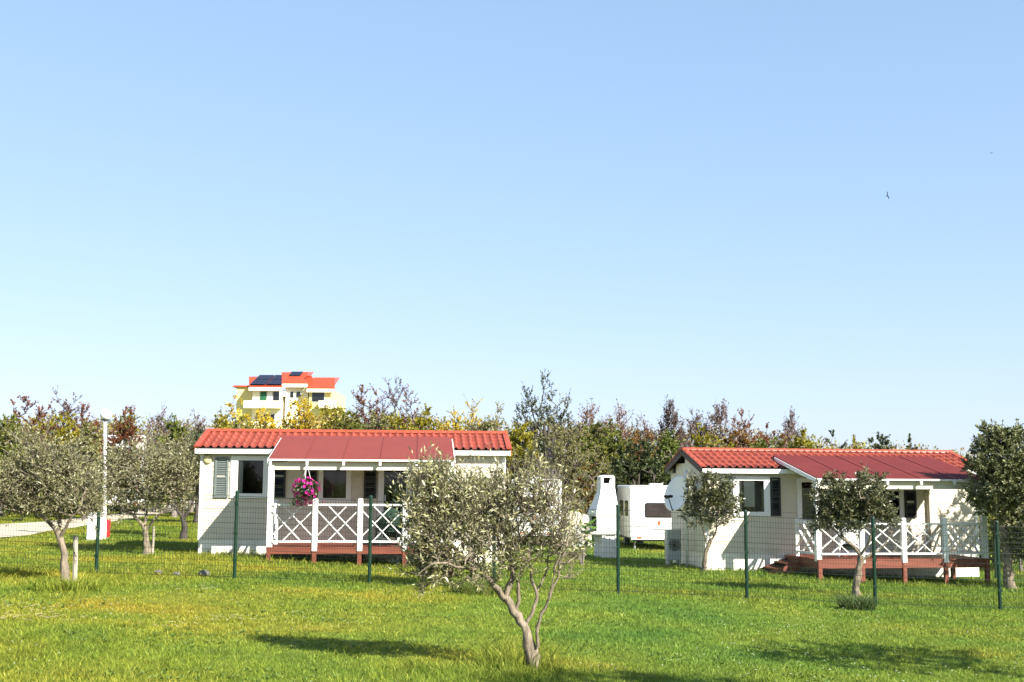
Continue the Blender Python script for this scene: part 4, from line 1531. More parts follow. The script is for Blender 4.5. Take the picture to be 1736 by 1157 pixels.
# ------------------------------------------------------------------ yellow apartment house
def far_house():
    Y = 150.0
    c = P(480, 800, Y); g = gzf(c.x, Y)
    o = thing("apartment_house", (c.x, Y, g), "tall yellow house with orange roofs and solar panels above the trees", "house")
    org = Vector((c.x, Y, g))
    def bx(b, u0, v0, u1, v1, d0, d1, zbot=None):
        a = P(u0, v1, Y) - org; e = P(u1, v0, Y) - org
        b.box(a.x, d0, a.z if zbot is None else zbot, e.x, d1, e.z)
    def wall(u0, v0, u1, d0, d1, m):
        b = MB(); bx(b, u0, v0, u1, 800, d0, d1, -1.0); return b.build("wall", m, o)
    wall(392, 655, 424, 1.5, 11, M['yellow_wall'])
    wall(424, 661, 478, 0.0, 10, M['cream_wall'])
    wall(478.02, 655, 520.5, 0.8, 10.5, M['cream_wall'])
    wall(520.52, 663, 568, 0.0, 9.5, M['yellow_wall'])
    def roof(u0, u1, vf, vb_, d0, d1, name="roof"):
        a = P(u0, vf, Y + d0) - org; e = P(u1, vf, Y + d0) - org
        a2 = P(u0, vb_, Y + d1) - org; e2 = P(u1, vb_, Y + d1) - org
        t = 0.25
        b = MB()
        vs = [a, e, e2, a2]
        b.add([(v_.x, v_.y, v_.z) for v_ in vs] + [(v_.x, v_.y, v_.z + t) for v_ in vs], [(0, 3, 2, 1), (4, 5, 6, 7), (0, 1, 5, 4), (1, 2, 6, 5), (2, 3, 7, 6), (3, 0, 4, 7)])
        n = int((e.x - a.x) / 0.28)
        for i in range(n):
            x = a.x + 0.14 + i * 0.28
            b.bar((x, a.y, a.z + t + 0.02), (x, a2.y, a2.z + t + 0.02), 0.16, 0.1)
        rf = b.build(name, M['house_roof'], o)
        f = MB().box(a.x, a.y - 0.12, a.z - 0.28, e.x, a.y - 0.02, a.z + t * 0.6)
        f.build("fascia", M['cream_wall'], rf)
        return rf
    r1 = roof(422, 478.5, 659, 642, -0.6, 5.5)
    r2 = roof(477.6, 521.5, 653, 634.5, 0.2, 6)
    r3 = roof(520, 567.5, 661.5, 644, -0.5, 5)
    b = MB(); bx(b, 391, 652.6, 424, 654.9, 1.2, 11.2); b.build("roof", M['house_roof'], o)
    def solar(u0, u1, v0, v1, d0, d1, nx_, nz_, rf, lift=0.45):
        a = P(u0, v1, Y + d0) - org; e = P(u1, v1, Y + d0) - org; a2 = P(u0, v0, Y + d1) - org
        b = MB()
        for i in range(nx_):
            for j in range(nz_):
                xa = a.x + (e.x - a.x) * (i + 0.03) / nx_; xb = a.x + (e.x - a.x) * (i + 0.97) / nx_
                t0, t1 = (j + 0.04) / nz_, (j + 0.96) / nz_
                ya, yb = a.y + (a2.y - a.y) * t0, a.y + (a2.y - a.y) * t1
                za, zb = a.z + (a2.z - a.z) * t0 + lift, a.z + (a2.z - a.z) * t1 + lift
                b.add([(xa, ya, za), (xb, ya, za), (xb, yb, zb), (xa, yb, zb), (xa, ya, za + 0.06), (xb, ya, za + 0.06), (xb, yb, zb + 0.06), (xa, yb, zb + 0.06)],
                      [(0, 3, 2, 1), (4, 5, 6, 7), (0, 1, 5, 4), (1, 2, 6, 5), (2, 3, 7, 6), (3, 0, 4, 7)])
        b.build("solar_panel", M['solar'], rf)
    solar(423, 449.5, 642, 658.5, -0.5, 5.4, 3, 2, r1); solar(450.5, 477, 642, 658.5, -0.5, 5.4, 3, 2, r1)
    solar(489, 509, 636.5, 643.5, 3.4, 5.6, 2, 1, r2)
    b = MB(); bx(b, 514, 636, 521.5, 650, 2.2, 3.4); bx(b, 513.4, 634.4, 522, 636, 2.1, 3.5); b.build("chimney", M['house_roof'], r2)
    def window(u0, v0, u1, v1, d, m='glass_dark', shutter=None):
        b = MB(); bx(b, u0 - 0.7, v0 - 0.7, u1 + 0.7, v1 + 0.7, d - 0.06, d - 0.002)
        w = b.build("window", M['white'], o)
        b = MB(); bx(b, u0, v0, u1, v1, d - 0.09, d - 0.061); b.build("pane", M[m], w)
        return w
    window(463, 664.5, 474, 679.5, 0.0); window(490, 664, 496, 673.5, 0.8); window(500.5, 664, 508, 673.5, 0.8)
    window(529, 665.5, 550, 681, 0.0); window(443, 703, 466, 716, 0.0)
    b = MB(); bx(b, 453, 665, 462, 680, -0.08, -0.002); b.build("door", M['white'], o)
    b = MB(); bx(b, 441, 664.5, 452, 680, -0.1, -0.002); b.build("shutter", M['shutter_green'], o)
    b = MB(); bx(b, 477.5, 664, 485.5, 672, 0.2, 0.8); b.build("air_unit", M['metal'], o)
    for u0, u1, v0, v1 in ((417, 478, 681, 693), (543, 571, 681, 694), (417, 478, 719, 732)):
        b = MB(); bx(b, u0, v0, u1, v1, -1.5, -1.36); bx(b, u0, v1 - 1.6, u1, v1, -1.36, 0.0); bx(b, u0, v0, u0 + 1.6, v1 - 1.6, -1.36, 0.0); bx(b, u1 - 1.6, v0, u1, v1 - 1.6, -1.36, 0.0)
        b.build("balcony", M['cream_wall'], o)


far_house()

# ------------------------------------------------------------------ olive trees of the lawn
OG = "olive trees on the lawn"
ol = dict(leaf_len=0.066, leaf_w=0.017, step=0.09)
# nearest tree
px_tree("olive_tree", "nearest olive tree, its leaning forked trunk at the bottom centre of the lawn", "tree", OG, (905, 1136),
        [([(905, 1136), (900, 1105), (893, 1072), (878, 1045), (858, 1015)], 0.060, 0.040),
         ([(858, 1015), (838, 992), (812, 968), (785, 945), (760, 915, -0.1)], 0.040, 0.014),
         ([(858, 1015), (862, 992), (868, 968), (862, 935, 0.2), (850, 890, 0.3)], 0.032, 0.012),
         ([(874, 1040), (879, 1005), (876, 985)], 0.022, 0.017),
         ([(890, 1068), (902, 1038), (910, 1010), (903, 985), (898, 950, -0.1), (890, 900)], 0.022, 0.008),
         ([(907, 1020), (918, 990, 0.1), (928, 950, 0.1), (938, 905)], 0.014, 0.006),
         ([(912, 1098, -0.04), (914, 1052, -0.05), (927, 1020, -0.08), (940, 990, -0.08), (956, 940, -0.1), (970, 880)], 0.019, 0.007),
         ([(930, 1010, -0.08), (945, 960, -0.1), (955, 900), (950, 850)], 0.010, 0.005),
         ([(812, 968), (775, 960, -0.2), (735, 955, -0.3), (708, 975, -0.3)], 0.016, 0.006),
         ([(785, 945), (740, 900, 0.2), (712, 860, 0.2)], 0.016, 0.006),
         ([(850, 930, 0.2), (830, 870), (810, 815)], 0.013, 0.005)],
        [(735, 850, 52, 50, 95, 1.0), (722, 900, 38, 55, 60, 1.0), (790, 890, 75, 70, 125, 1.0), (830, 845, 60, 38, 65, 0.8), (868, 870, 62, 55, 80, 0.7),
         (745, 955, 46, 36, 48, 0.9), (930, 885, 50, 76, 120, 0.30), (880, 940, 46, 46, 48, 0.6), (735, 812, 36, 24, 26, 0.8), (955, 930, 26, 62, 40, 0.2), (905, 835, 45, 30, 34, 0.25),
         (820, 960, 55, 34, 40, 0.9), (715, 975, 24, 24, 14, 0.9), (770, 975, 34, 22, 18, 0.8)],
        101, M['bark'], M['leaf_olive'], per=9, sprigs=2, sprig=(0.10, 0.40), up=0.95, r_tip=0.0032, twig_r=0.0032, step=0.08, leaf_len=0.055, leaf_w=0.0145, wob=0.014)

px_tree("olive_tree", "olive tree half hidden directly behind the nearest olive's crown", "tree", OG, (806, 1003),
        [([(806, 1003), (804, 975), (800, 950), (795, 925)], 0.08, 0.06), ([(797, 930), (770, 895), (750, 870)], 0.035, 0.012), ([(797, 930), (815, 895), (830, 865)], 0.035, 0.012)],
        [(770, 880, 55, 50, 70, 1.0), (820, 870, 50, 50, 70, 1.0), (795, 850, 45, 35, 50, 1.0)],
        102, M['bark'], M['leaf_silver'], per=18, sprigs=2, sprig=(0.15, 0.40), up=0.5, r_tip=0.005, twig_r=0.004, step=0.12, leaf_len=0.08, leaf_w=0.024)

px_tree("olive_tree", "silvery olive tree in front of the fence at far left, tied to a stake", "tree", OG, (112, 990),
        [([(112, 990), (110, 960), (107, 930), (98, 903)], 0.070, 0.052), ([(98, 903), (78, 882), (55, 865), (35, 845)], 0.04, 0.014), ([(98, 903), (102, 875, 0.2), (96, 840, 0.3), (88, 790, 0.3)], 0.036, 0.012),
         ([(103, 912), (118, 885, -0.1), (135, 860, -0.2), (145, 830, -0.2)], 0.034, 0.012), ([(60, 868), (30, 868, -0.2), (5, 860, -0.3)], 0.02, 0.008)],
        [(60, 830, 62, 48, 150, 0.95), (118, 830, 45, 50, 110, 0.95), (85, 785, 55, 38, 75, 0.5), (15, 835, 45, 42, 80, 0.9), (60, 755, 30, 22, 14, 0.5), (150, 850, 20, 30, 30, 0.8), (95, 865, 60, 22, 60, 0.9)],
        103, M['bark'], M['leaf_silver'], per=18, sprigs=2, sprig=(0.18, 0.55), up=0.8, r_tip=0.0045, twig_r=0.0045, step=0.12, leaf_len=0.062, leaf_w=0.017)

px_tree("olive_tree", "olive tree behind the fence, just left of the left home's white wall", "tree", OG, (248, 941),
        [([(248, 941), (248, 915), (244, 893)], 0.085, 0.06), ([(244, 893), (225, 872), (205, 862)], 0.05, 0.016), ([(244, 893), (250, 865, 0.2), (255, 830)], 0.045, 0.014), ([(246, 900), (268, 875), (290, 850)], 0.045, 0.014)],
        [(250, 815, 70, 50, 170, 1.0), (215, 845, 35, 36, 80, 1.0), (290, 825, 42, 44, 100, 1.0), (255, 778, 50, 26, 45, 0.6), (300, 790, 28, 40, 50, 0.9), (205, 800, 30, 40, 50, 0.9)],
        104, M['bark'], M['leaf_silver'], per=19, sprigs=2, sprig=(0.2, 0.55), up=0.7, r_tip=0.006, twig_r=0.005, step=0.14, leaf_len=0.072, leaf_w=0.020)

px_tree("olive_tree", "dark trunked olive tree in the shade at the left home's end wall", "tree", OG, (311, 915),
        [([(311, 915), (313, 893), (310, 877)], 0.11, 0.08), ([(310, 877), (297, 862), (285, 846)], 0.055, 0.02), ([(311, 880), (322, 862), (330, 842)], 0.055, 0.02), ([(310, 877), (312, 850, 0.4), (308, 820, 0.6)], 0.05, 0.02)],
        [(318, 815, 28, 36, 90, 1.0, 0.6), (295, 800, 35, 40, 90, 1.0, 0.5), (325, 775, 18, 30, 40, 0.8, 0.8)],
        105, M['bark_dark'], M['leaf_darkolive'], per=20, sprigs=2, sprig=(0.2, 0.5), up=0.5, r_tip=0.007, twig_r=0.005, step=0.15, leaf_len=0.11, leaf_w=0.032)  # shade on this tree put into its dark bark and leaf colours

px_tree("olive_tree", "small olive tree with a thin trunk in front of the satellite dish", "tree", OG, (1193, 971),
        [([(1193, 971), (1195, 950), (1199, 930), (1206, 915)], 0.075, 0.045), ([(1206, 915), (1214, 903), (1216, 880), (1222, 860)], 0.032, 0.011), ([(1200, 926), (1194, 905), (1188, 880), (1184, 850)], 0.03, 0.011), ([(1216, 893), (1232, 880), (1244, 868)], 0.018, 0.008)],
        [(1197, 838, 34, 32, 80, 1.0), (1222, 845, 34, 36, 75, 0.85), (1180, 868, 22, 22, 28, 0.9), (1215, 875, 30, 22, 30, 0.55)],
        106, M['bark'], M['leaf_darkolive'], per=17, sprigs=2, sprig=(0.10, 0.28), up=0.3, r_tip=0.005, twig_r=0.004, step=0.11, leaf_len=0.085, leaf_w=0.028)

px_tree("olive_tree", "olive tree with a pale forked trunk in front of the right porch", "tree", OG, (1450, 1011),
        [([(1450, 1011), (1452, 985), (1456, 960), (1460, 943)], 0.085, 0.062), ([(1460, 943), (1445, 925), (1428, 912), (1405, 892)], 0.04, 0.014), ([(1458, 955), (1478, 938), (1494, 930), (1512, 902)], 0.036, 0.012),
         ([(1428, 912), (1424, 890, 0.2), (1420, 860, 0.2)], 0.024, 0.01), ([(1460, 940), (1476, 912, -0.2), (1478, 875, -0.2)], 0.028, 0.01)],
        [(1418, 850, 36, 38, 100, 1.0), (1462, 848, 42, 36, 120, 1.0), (1400, 880, 22, 22, 40, 1.0), (1492, 872, 26, 28, 45, 0.9), (1445, 882, 34, 18, 50, 0.9), (1470, 815, 24, 14, 18, 0.6)],
        107, M['bark'], M['leaf_darkolive'], per=19, sprigs=2, sprig=(0.10, 0.30), up=0.3, r_tip=0.0045, twig_r=0.0035, step=0.10, leaf_len=0.075, leaf_w=0.025)

px_tree("broad_tree", "bushy dark green tree at the right edge, shading the right home's porch roof", "tree", None, (1712, 985),
        [([(1712, 975), (1704, 930), (1698, 890)], 0.12, 0.09), ([(1698, 890), (1690, 850), (1688, 800)], 0.06, 0.02), ([(1700, 900), (1730, 860), (1745, 800)], 0.06, 0.02), ([(1702, 915), (1760, 890, 0.4), (1800, 820, 1.1)], 0.05, 0.02)],
        [(1688, 800, 44, 58, 170, 1.0), (1735, 800, 55, 65, 190, 1.0), (1785, 830, 60, 80, 150, 1.0), (1700, 852, 45, 30, 80, 1.0), (1735, 890, 45, 50, 110, 1.0), (1668, 840, 24, 26, 40, 0.9), (1680, 748, 22, 24, 35, 0.9), (1715, 745, 26, 22, 35, 0.9), (1760, 930, 40, 40, 60, 1.0), (1812, 770, 62, 62, 110, 1.0, 1.3), (1850, 740, 60, 60, 80, 1.0, 1.5)],
        108, M['bark'], M['leaf_fresh'], Y=29.5, per=19, sprigs=2, sprig=(0.10, 0.32), up=0.35, r_tip=0.006, twig_r=0.004, step=0.14, leaf_len=0.085, leaf_w=0.036)


# two trees outside the frame on the right; only their shadows on the grass are in view
def shadow_tree(X, Y, zc, rx, rz_, seed, label, n):
    global NLEAF
    g = gzf(X, Y)
    o = thing("olive_tree", (X, Y, g), label, "tree", OG)
    NLEAF += grow_tree(o, [([(X, Y, g - 0.05), (X + 0.05, Y, g + 0.8), (X, Y, zc - rz_ * 0.6)], 0.09, 0.06)],
                       [((X, Y, zc), (rx, rx * 0.75, rz_), n, 1.0), ((X + rx * 0.5, Y + 0.3, zc + 0.2), (rx * 0.6, rx * 0.5, rz_ * 0.8), n // 2, 1.0), ((X - rx * 0.5, Y - 0.2, zc - 0.1), (rx * 0.55, rx * 0.5, rz_ * 0.7), n // 2, 1.0)],
                       seed, M['bark'], M['leaf_olive'], leaf_len=0.09, leaf_w=0.03, per=16, sprig=(0.15, 0.4), step=0.16, r_tip=0.006, twig_r=0.004)


shadow_tree(7.05, 11.9, 2.55, 1.45, 0.62, 201, "olive tree beyond the right edge casting the long shadow on the grass", 70)
shadow_tree(5.5, 6.7, 4.4, 1.1, 0.55, 202, "olive tree near the camera casting the shadow along the bottom edge", 80)

# ------------------------------------------------------------------ stakes
def stake(base, top, r, label):
    b = ghit(*base)
    t = P(top[0], top[1], b.y) - b
    m = MB().tube([(0, 0, -0.1), tuple(t * 0.5 + Vector((0.01, 0, 0))), tuple(t)], [r, r * 0.95, r * 0.9], 8)
    o = m.build("wooden_stake", M['stake'], None, loc=b)
    tag(o, label, "stake", "wooden stakes beside the olive trees")


stake((126, 988), (128, 908), 0.045, "thick weathered stake beside the silvery olive tree at far left")
stake((258, 940), (261, 893), 0.035, "thin stake beside the olive trunk behind the fence")

# ------------------------------------------------------------------ far trees and shrubs
LK = M
def T(name, label, u, vtop, hw, Y, leaf, bark, **kw):
    T.k += 1
    return bush(name, label, u, vtop, hw, Y, LK[leaf], LK[bark], 300 + T.k * 7, **kw)
T.k = 0
SP = dict(per=22, n=90, top_sparse=0.75, up=0.45, sprig=(0.2, 0.6), spiky=1.3, leaf_len=0.10, leaf_w=0.055)
BARE = dict(per=7, n=110, sprigs=3, top_sparse=0.8, up=0.75, sprig=(0.25, 0.75), twig_r=0.009, r_tip=0.010, leaf_len=0.10, leaf_w=0.055)
FULL = dict(per=30, n=170, top_sparse=1.0, leaf_len=0.105, leaf_w=0.055, up=0.25, sprig=(0.2, 0.5), spiky=1.5)
# left skyline
T("brown_tree", "reddish brown tree at the far left of the skyline", 33, 670, 34, 60, 'leaf_red', 'bark_dark', **{**SP, 'per': 24, 'n': 90})
T("brown_tree", "tallest greyish brown tree of the left skyline, left of the lamp globe", 98, 656, 46, 62, 'leaf_bare', 'bark_dark', **{**SP, 'n': 110, 'per': 18})
T("brown_tree", "low rust coloured tree just left of the lamp globe", 145, 688, 24, 60, 'leaf_red', 'bark_dark', **{**SP, 'per': 24})
T("brown_tree", "dark rust tree between the two brown crowns at far left", 66, 685, 26, 61, 'leaf_red', 'bark_dark', **{**SP, 'per': 26})
T("green_tree", "olive green tree filling the left edge under the brown crowns", 5, 712, 62, 52, 'leaf_green', 'bark_grey', **FULL)
T("green_tree", "spreading yellowish green tree above the pale distant tent", 85, 708, 60, 55, 'leaf_ygreen', 'bark_dark', **FULL)
T("green_tree", "greyish green shrub left of the lamp pole", 148, 724, 32, 50, 'leaf_grey', 'bark_grey', **FULL)
T("brown_tree", "small dark reddish tree right of the lamp globe", 212, 690, 20, 62, 'leaf_red', 'bark_dark', **{**SP, 'per': 26})
T("green_tree", "green shrub above the distant white caravan", 215, 702, 40, 66, 'leaf_green', 'bark_grey', **FULL)
T("bare_tree", "grey leafless tree midway between lamp globe and left roof", 270, 697, 34, 63, 'leaf_bare', 'bark_grey', **BARE)
T("bare_tree", "low grey leafless tree close to the left roof's corner", 325, 708, 34, 64, 'leaf_bare', 'bark_grey', **BARE)
T("green_tree", "green shrub between the leafless grey trees on the left", 298, 715, 34, 56, 'leaf_green', 'bark_grey', **FULL)
T("green_tree", "dark green shrub behind the olive left of the home", 335, 735, 26, 50, 'leaf_dark', 'bark_dark', **FULL)
# behind the first home
T("yellow_tree", "bright yellow tree in front of the house's left wing", 400, 674, 38, 66, 'leaf_yellow', 'bark_grey', **{**FULL, 'top_sparse': 0.8, 'per': 26})
T("yellow_tree", "low yellow tree above the left end of the left roof", 368, 700, 26, 60, 'leaf_ygreen', 'bark_grey', **{**FULL, 'top_sparse': 0.8, 'per': 26})
T("yellow_tree", "yellow tree below the house's long balcony", 445, 697, 34, 64, 'leaf_yellow', 'bark_grey', **{**FULL, 'top_sparse': 0.8, 'per': 26})
T("yellow_tree", "yellow tree covering the middle of the house", 512, 672, 44, 66, 'leaf_yellow', 'bark_grey', **{**FULL, 'top_sparse': 0.8, 'per': 26})
T("yellow_tree", "olive yellow tree at the house's right corner", 562, 684, 34, 62, 'leaf_ygreen', 'bark_grey', **{**FULL, 'top_sparse': 0.8, 'per': 26})
T("bare_tree", "brown half bare tree right of the house", 622, 654, 40, 63, 'leaf_red', 'bark_dark', **{**BARE, 'per': 12.3})
T("bare_tree", "tall thin bare tree topping the skyline right of the house", 666, 637, 26, 64, 'leaf_bare', 'bark_dark', **{**BARE, 'per': 7.6, 'n': 60, 'spiky': 1.3})
T("bare_tree", "brown half bare tree above the middle of the left roof", 692, 668, 22, 62, 'leaf_red', 'bark_dark', **{**BARE, 'per': 9.5, 'n': 60})
T("green_tree", "dull green shrub under the brown bare trees", 640, 698, 46, 58, 'leaf_grey', 'bark_grey', **FULL)
T("green_tree", "yellowish green shrub peeping over the left roof's ridge", 722, 697, 34, 58, 'leaf_ygreen', 'bark_grey', **FULL)
T("yellow_tree", "low yellow shrub over the right half of the left roof", 765, 708, 28, 58, 'leaf_yellow', 'bark_grey', **{**SP, 'per': 24})
T("yellow_tree", "thin young tree with yellow leaves above the left roof", 800, 684, 17, 56, 'leaf_yellow', 'bark_grey', **{**BARE, 'per': 13.3, 'n': 34, 'sprigs': 2})
T("yellow_tree", "second thin yellow leaved tree, nearer the left roof's right end", 843, 697, 20, 57, 'leaf_ygreen', 'bark_grey', **{**BARE, 'per': 11.4, 'n': 34, 'sprigs': 2})
T("green_tree", "olive green shrub just above the left roof, right of the house", 592, 702, 34, 54, 'leaf_green', 'bark_grey', **FULL)
T("green_tree", "yellowish shrub below the tall thin bare tree", 672, 704, 40, 53, 'leaf_ygreen', 'bark_grey', **FULL)
T("green_tree", "dull green shrub low over the right end of the left roof", 815, 716, 40, 54, 'leaf_grey', 'bark_grey', **FULL)
T("green_tree", "green shrub behind the yellow trees at the left roof's left end", 410, 712, 40, 58, 'leaf_green', 'bark_grey', **FULL)
# centre
T("sparse_tree", "tallest dark tree with thin upright leafy branches, right of the left roof", 893, 648, 24, 60, 'leaf_dark', 'bark_dark', **{**BARE, 'per': 15.2, 'n': 80, 'spiky': 1.7, 'sprigs': 2})
T("sparse_tree", "upright dark tree beside the tallest one, leaves turning brown", 928, 636, 24, 61, 'leaf_darkolive', 'bark_dark', **{**BARE, 'per': 17.1, 'n': 90, 'spiky': 1.7, 'sprigs': 2})
T("sparse_tree", "short dark tree right of the two upright ones", 962, 682, 18, 61, 'leaf_darkolive', 'bark_dark', **{**BARE, 'per': 15.2, 'n': 40})
T("bare_tree", "purplish leafless tree left of centre right skyline", 1006, 688, 26, 63, 'leaf_red', 'bark_bare', **{**BARE, 'per': 5.7})
T("bare_tree", "purplish leafless tree above the dark round tree", 1046, 690, 24, 63, 'leaf_red', 'bark_bare', **{**BARE, 'per': 5.7})
T("bare_tree", "low pale leafless tree left of the right home's ridge", 1085, 712, 28, 64, 'leaf_bare', 'bark_bare', **BARE)
T("green_tree", "bright yellow green tree touching the left roof's right end", 880, 726, 36, 47, 'leaf_ygreen', 'bark_grey', **FULL)
T("olive_bush", "large greyish green olive tree between the two homes", 950, 722, 62, 45, 'leaf_grey', 'bark_grey', **{**FULL, 'n': 190, 'leaf_len': 0.085, 'leaf_w': 0.03, 'per': 34})
T("green_tree", "green tree between the grey olive and the dark round tree", 1035, 735, 42, 50, 'leaf_green', 'bark_grey', **FULL)
T("dark_tree", "dark round leafy tree behind the barbecue and caravan", 1084, 752, 48, 47.5, 'leaf_dark', 'bark_dark', **{**FULL, 'n': 180})
T("rust_shrub", "rusty orange shrub just left of the barbecue", 990, 790, 32, 45.5, 'leaf_rust', 'bark_dark', **{**FULL, 'n': 80, 'per': 12}, cat="shrub")
T("green_tree", "dull green tree behind the right home's gable", 1130, 742, 36, 52, 'leaf_green', 'bark_grey', **FULL)
T("green_tree", "green shrub under the purplish leafless trees of the middle", 1010, 716, 50, 56, 'leaf_green', 'bark_grey', **FULL)
T("green_tree", "brownish green shrub under the low pale leafless tree", 1085, 730, 40, 57, 'leaf_rust', 'bark_grey', **FULL)
# right skyline
T("brown_tree", "dark topped sparse tree above the right home's gable", 1138, 687, 20, 62, 'leaf_bare', 'bark_dark', **{**BARE, 'per': 9.5})
T("bare_tree", "purplish bare tree over the left end of the right roof", 1186, 684, 26, 63, 'leaf_bare', 'bark_bare', **{**BARE, 'per': 9.5})
T("bare_tree", "tall purplish bare tree, second over the right roof", 1222, 690, 28, 63, 'leaf_bare', 'bark_bare', **{**BARE, 'per': 9.5})
T("brown_tree", "rounded reddish brown tree over the middle of the right roof", 1266, 694, 36, 62, 'leaf_red', 'bark_bare', **{**SP, 'per': 22, 'n': 90})
T("brown_tree", "dark red brown tree right of the rounded one", 1310, 712, 30, 61, 'leaf_red', 'bark_dark', **{**SP, 'per': 24, 'n': 80})
T("bare_tree", "small grey bare tree standing above the dark red one", 1344, 706, 20, 63, 'leaf_bare', 'bark_bare', **{**BARE, 'per': 7.6})
T("green_tree", "olive green shrub above the left half of the right roof", 1195, 732, 50, 54, 'leaf_ygreen', 'bark_grey', **FULL)
T("green_tree", "rust tinged shrub above the middle of the right roof", 1255, 735, 40, 55, 'leaf_rust', 'bark_grey', **FULL)
T("green_tree", "green shrub below the dark red brown tree", 1305, 738, 40, 54, 'leaf_green', 'bark_grey', **FULL)
T("green_tree", "yellow green shrub at the end of the brown trees", 1362, 732, 30, 56, 'leaf_ygreen', 'bark_grey', **FULL)
T("green_tree", "small dark green tree alone on the right skyline", 1414, 735, 24, 60, 'leaf_dark', 'bark_grey', **{**FULL, 'n': 60})
T("green_tree", "low yellowish shrub between the two dark green trees on the right", 1450, 745, 26, 60, 'leaf_ygreen', 'bark_grey', **{**FULL, 'n': 60})
T("green_tree", "rounded dark green tree over the right half of the right roof", 1492, 735, 28, 60, 'leaf_dark', 'bark_grey', **{**FULL, 'n': 80})
T("green_tree", "last low dark green tree before the right edge tree", 1536, 746, 26, 60, 'leaf_dark', 'bark_grey', **{**FULL, 'n': 60})
T("green_tree", "low shrub behind the right end of the right roof", 1590, 764, 34, 62, 'leaf_green', 'bark_grey', **{**FULL, 'n': 60})
T("green_shrub", "green shrub at the right edge beyond the corner post", 1725, 872, 50, 37, 'leaf_green', 'bark_grey', **{**FULL, 'n': 90}, cat="shrub")
T("green_shrub", "low green shrub right of the right home's end", 1690, 905, 24, 39, 'leaf_dark', 'bark_grey', **{**FULL, 'n': 50}, cat="shrub")
T("green_shrub", "tall shrub closing the view behind the left olive trees", -20, 770, 60, 48, 'leaf_green', 'bark_grey', **FULL, cat="shrub")

# ------------------------------------------------------------------ the wood behind everything, which reads as one mass
def hedge_material():
    m, nt, out = new_mat("hedgerow_leaves")
    N, L = nt.nodes, nt.links
    g = N.new("ShaderNodeNewGeometry")
    nz = N.new("ShaderNodeTexNoise"); nz.inputs["Scale"].default_value = 0.42; nz.inputs["Detail"].default_value = 3
    L.new(g.outputs["Position"], nz.inputs["Vector"])
    cr = N.new("ShaderNodeValToRGB"); e = cr.color_ramp.elements
    cols = [(0.30, (0.128, 0.128, 0.045)), (0.42, (0.165, 0.158, 0.030)), (0.5, (0.232, 0.203, 0.024)), (0.58, (0.180, 0.098, 0.033)), (0.70, (0.195, 0.143, 0.098))]
    while len(e) < len(cols): e.new(0.5)
    for i, (p_, c) in enumerate(cols):
        e[i].position = p_; e[i].color = (*c, 1)
    L.new(nz.outputs["Fac"], cr.inputs["Fac"])
    mr = N.new("ShaderNodeMapRange"); mr.inputs["To Min"].default_value = 0.45; mr.inputs["To Max"].default_value = 1.6
    L.new(g.outputs["Random Per Island"], mr.inputs["Value"])
    cb = N.new("ShaderNodeCombineColor")
    for i in range(3): L.new(mr.outputs[0], cb.inputs[i])
    mu = N.new("ShaderNodeMix"); mu.data_type = 'RGBA'; mu.blend_type = 'MULTIPLY'; mu.inputs["Factor"].default_value = 1
    L.new(cr.outputs["Color"], mu.inputs["A"]); L.new(cb.outputs[0], mu.inputs["B"])
    b = N.new("ShaderNodeBsdfPrincipled"); b.inputs["Roughness"].default_value = 0.6; b.inputs["Specular IOR Level"].default_value = 0.2
    L.new(mu.outputs["Result"], b.inputs["Base Color"])
    t = N.new("ShaderNodeBsdfTranslucent"); L.new(mu.outputs["Result"], t.inputs["Color"])
    ms = N.new("ShaderNodeMixShader"); ms.inputs[0].default_value = 0.22
    L.new(b.outputs[0], ms.inputs[1]); L.new(t.outputs[0], ms.inputs[2]); L.new(ms.outputs[0], out.inputs["Surface"])
    return m


def hedgerow():
    rng = np.random.default_rng(77)
    prof = [(-260, 705), (0, 712), (100, 706), (200, 708), (340, 716), (400, 714), (600, 702), (760, 709), (850, 712), (930, 716), (1050, 720), (1120, 736), (1200, 724), (1300, 732), (1380, 742), (1430, 752), (1540, 757), (1620, 768), (1750, 772), (2050, 770)]
    pu = np.array([p[0] for p in prof]); pv = np.array([p[1] for p in prof])
    P_, D_ = [], []
    S0, S1 = [], []
    for u in np.arange(-250, 2040, 15.0):
        u = u + rng.normal() * 7
        Y = 68 + rng.normal() * 2.0
        vt = np.interp(u, pu, pv) + rng.exponential(7) - 5 + (9 if rng.random() < 0.2 else 0)
        top = P(u, vt, Y).z; X = P(u, 800, Y).x; z0 = gzf(X, Y); H = top - z0
        r_ = 1.05 + 0.45 * rng.random()
        for hz, n in ((0.93, 230), (0.72, 200), (0.42, 130), (0.15, 90)):
            q = norm(rng.normal(size=(n, 3))) * (0.55 + 0.5 * rng.random((n, 1)))
            c = np.array([X + rng.normal() * 0.3, Y + rng.normal() * 0.5, z0 + H * hz - 0.5])
            P_.append(c + q * np.array([r_, r_, 0.75 + 0.2 * rng.random()])); D_.append(q + norm(rng.normal(size=q.shape)) + np.array([0, 0, 0.5]))
        k = 22
        b0 = np.stack([X + rng.normal(size=k) * 0.5, Y + rng.normal(size=k) * 0.5, np.full(k, z0 + H * 0.55)], 1)
        b1 = b0 + np.stack([rng.normal(size=k) * 0.5, rng.normal(size=k) * 0.4, H * (0.24 + 0.20 * rng.random(k))], 1)
        S0.append(b0); S1.append(b1)
    Pp = np.concatenate(P_); Dd = np.concatenate(D_)
    V, Q = leaf_quads(Pp, Dd, 0.13 + 0.10 * rng.random(len(Pp)), 0.06 + 0.05 * rng.random(len(Pp)), rng)
    V2, Q2 = frustums(np.concatenate(S0), np.concatenate(S1), 0.02, 0.006, 3)
    o = np_mesh("hedgerow", np.concatenate([V, V2]), np.concatenate([Q, Q2 + len(V)]), hedge_material())
    o["kind"] = "stuff"; o["label"] = "continuous band of olive and rusty bushes closing the far side of the campsite"


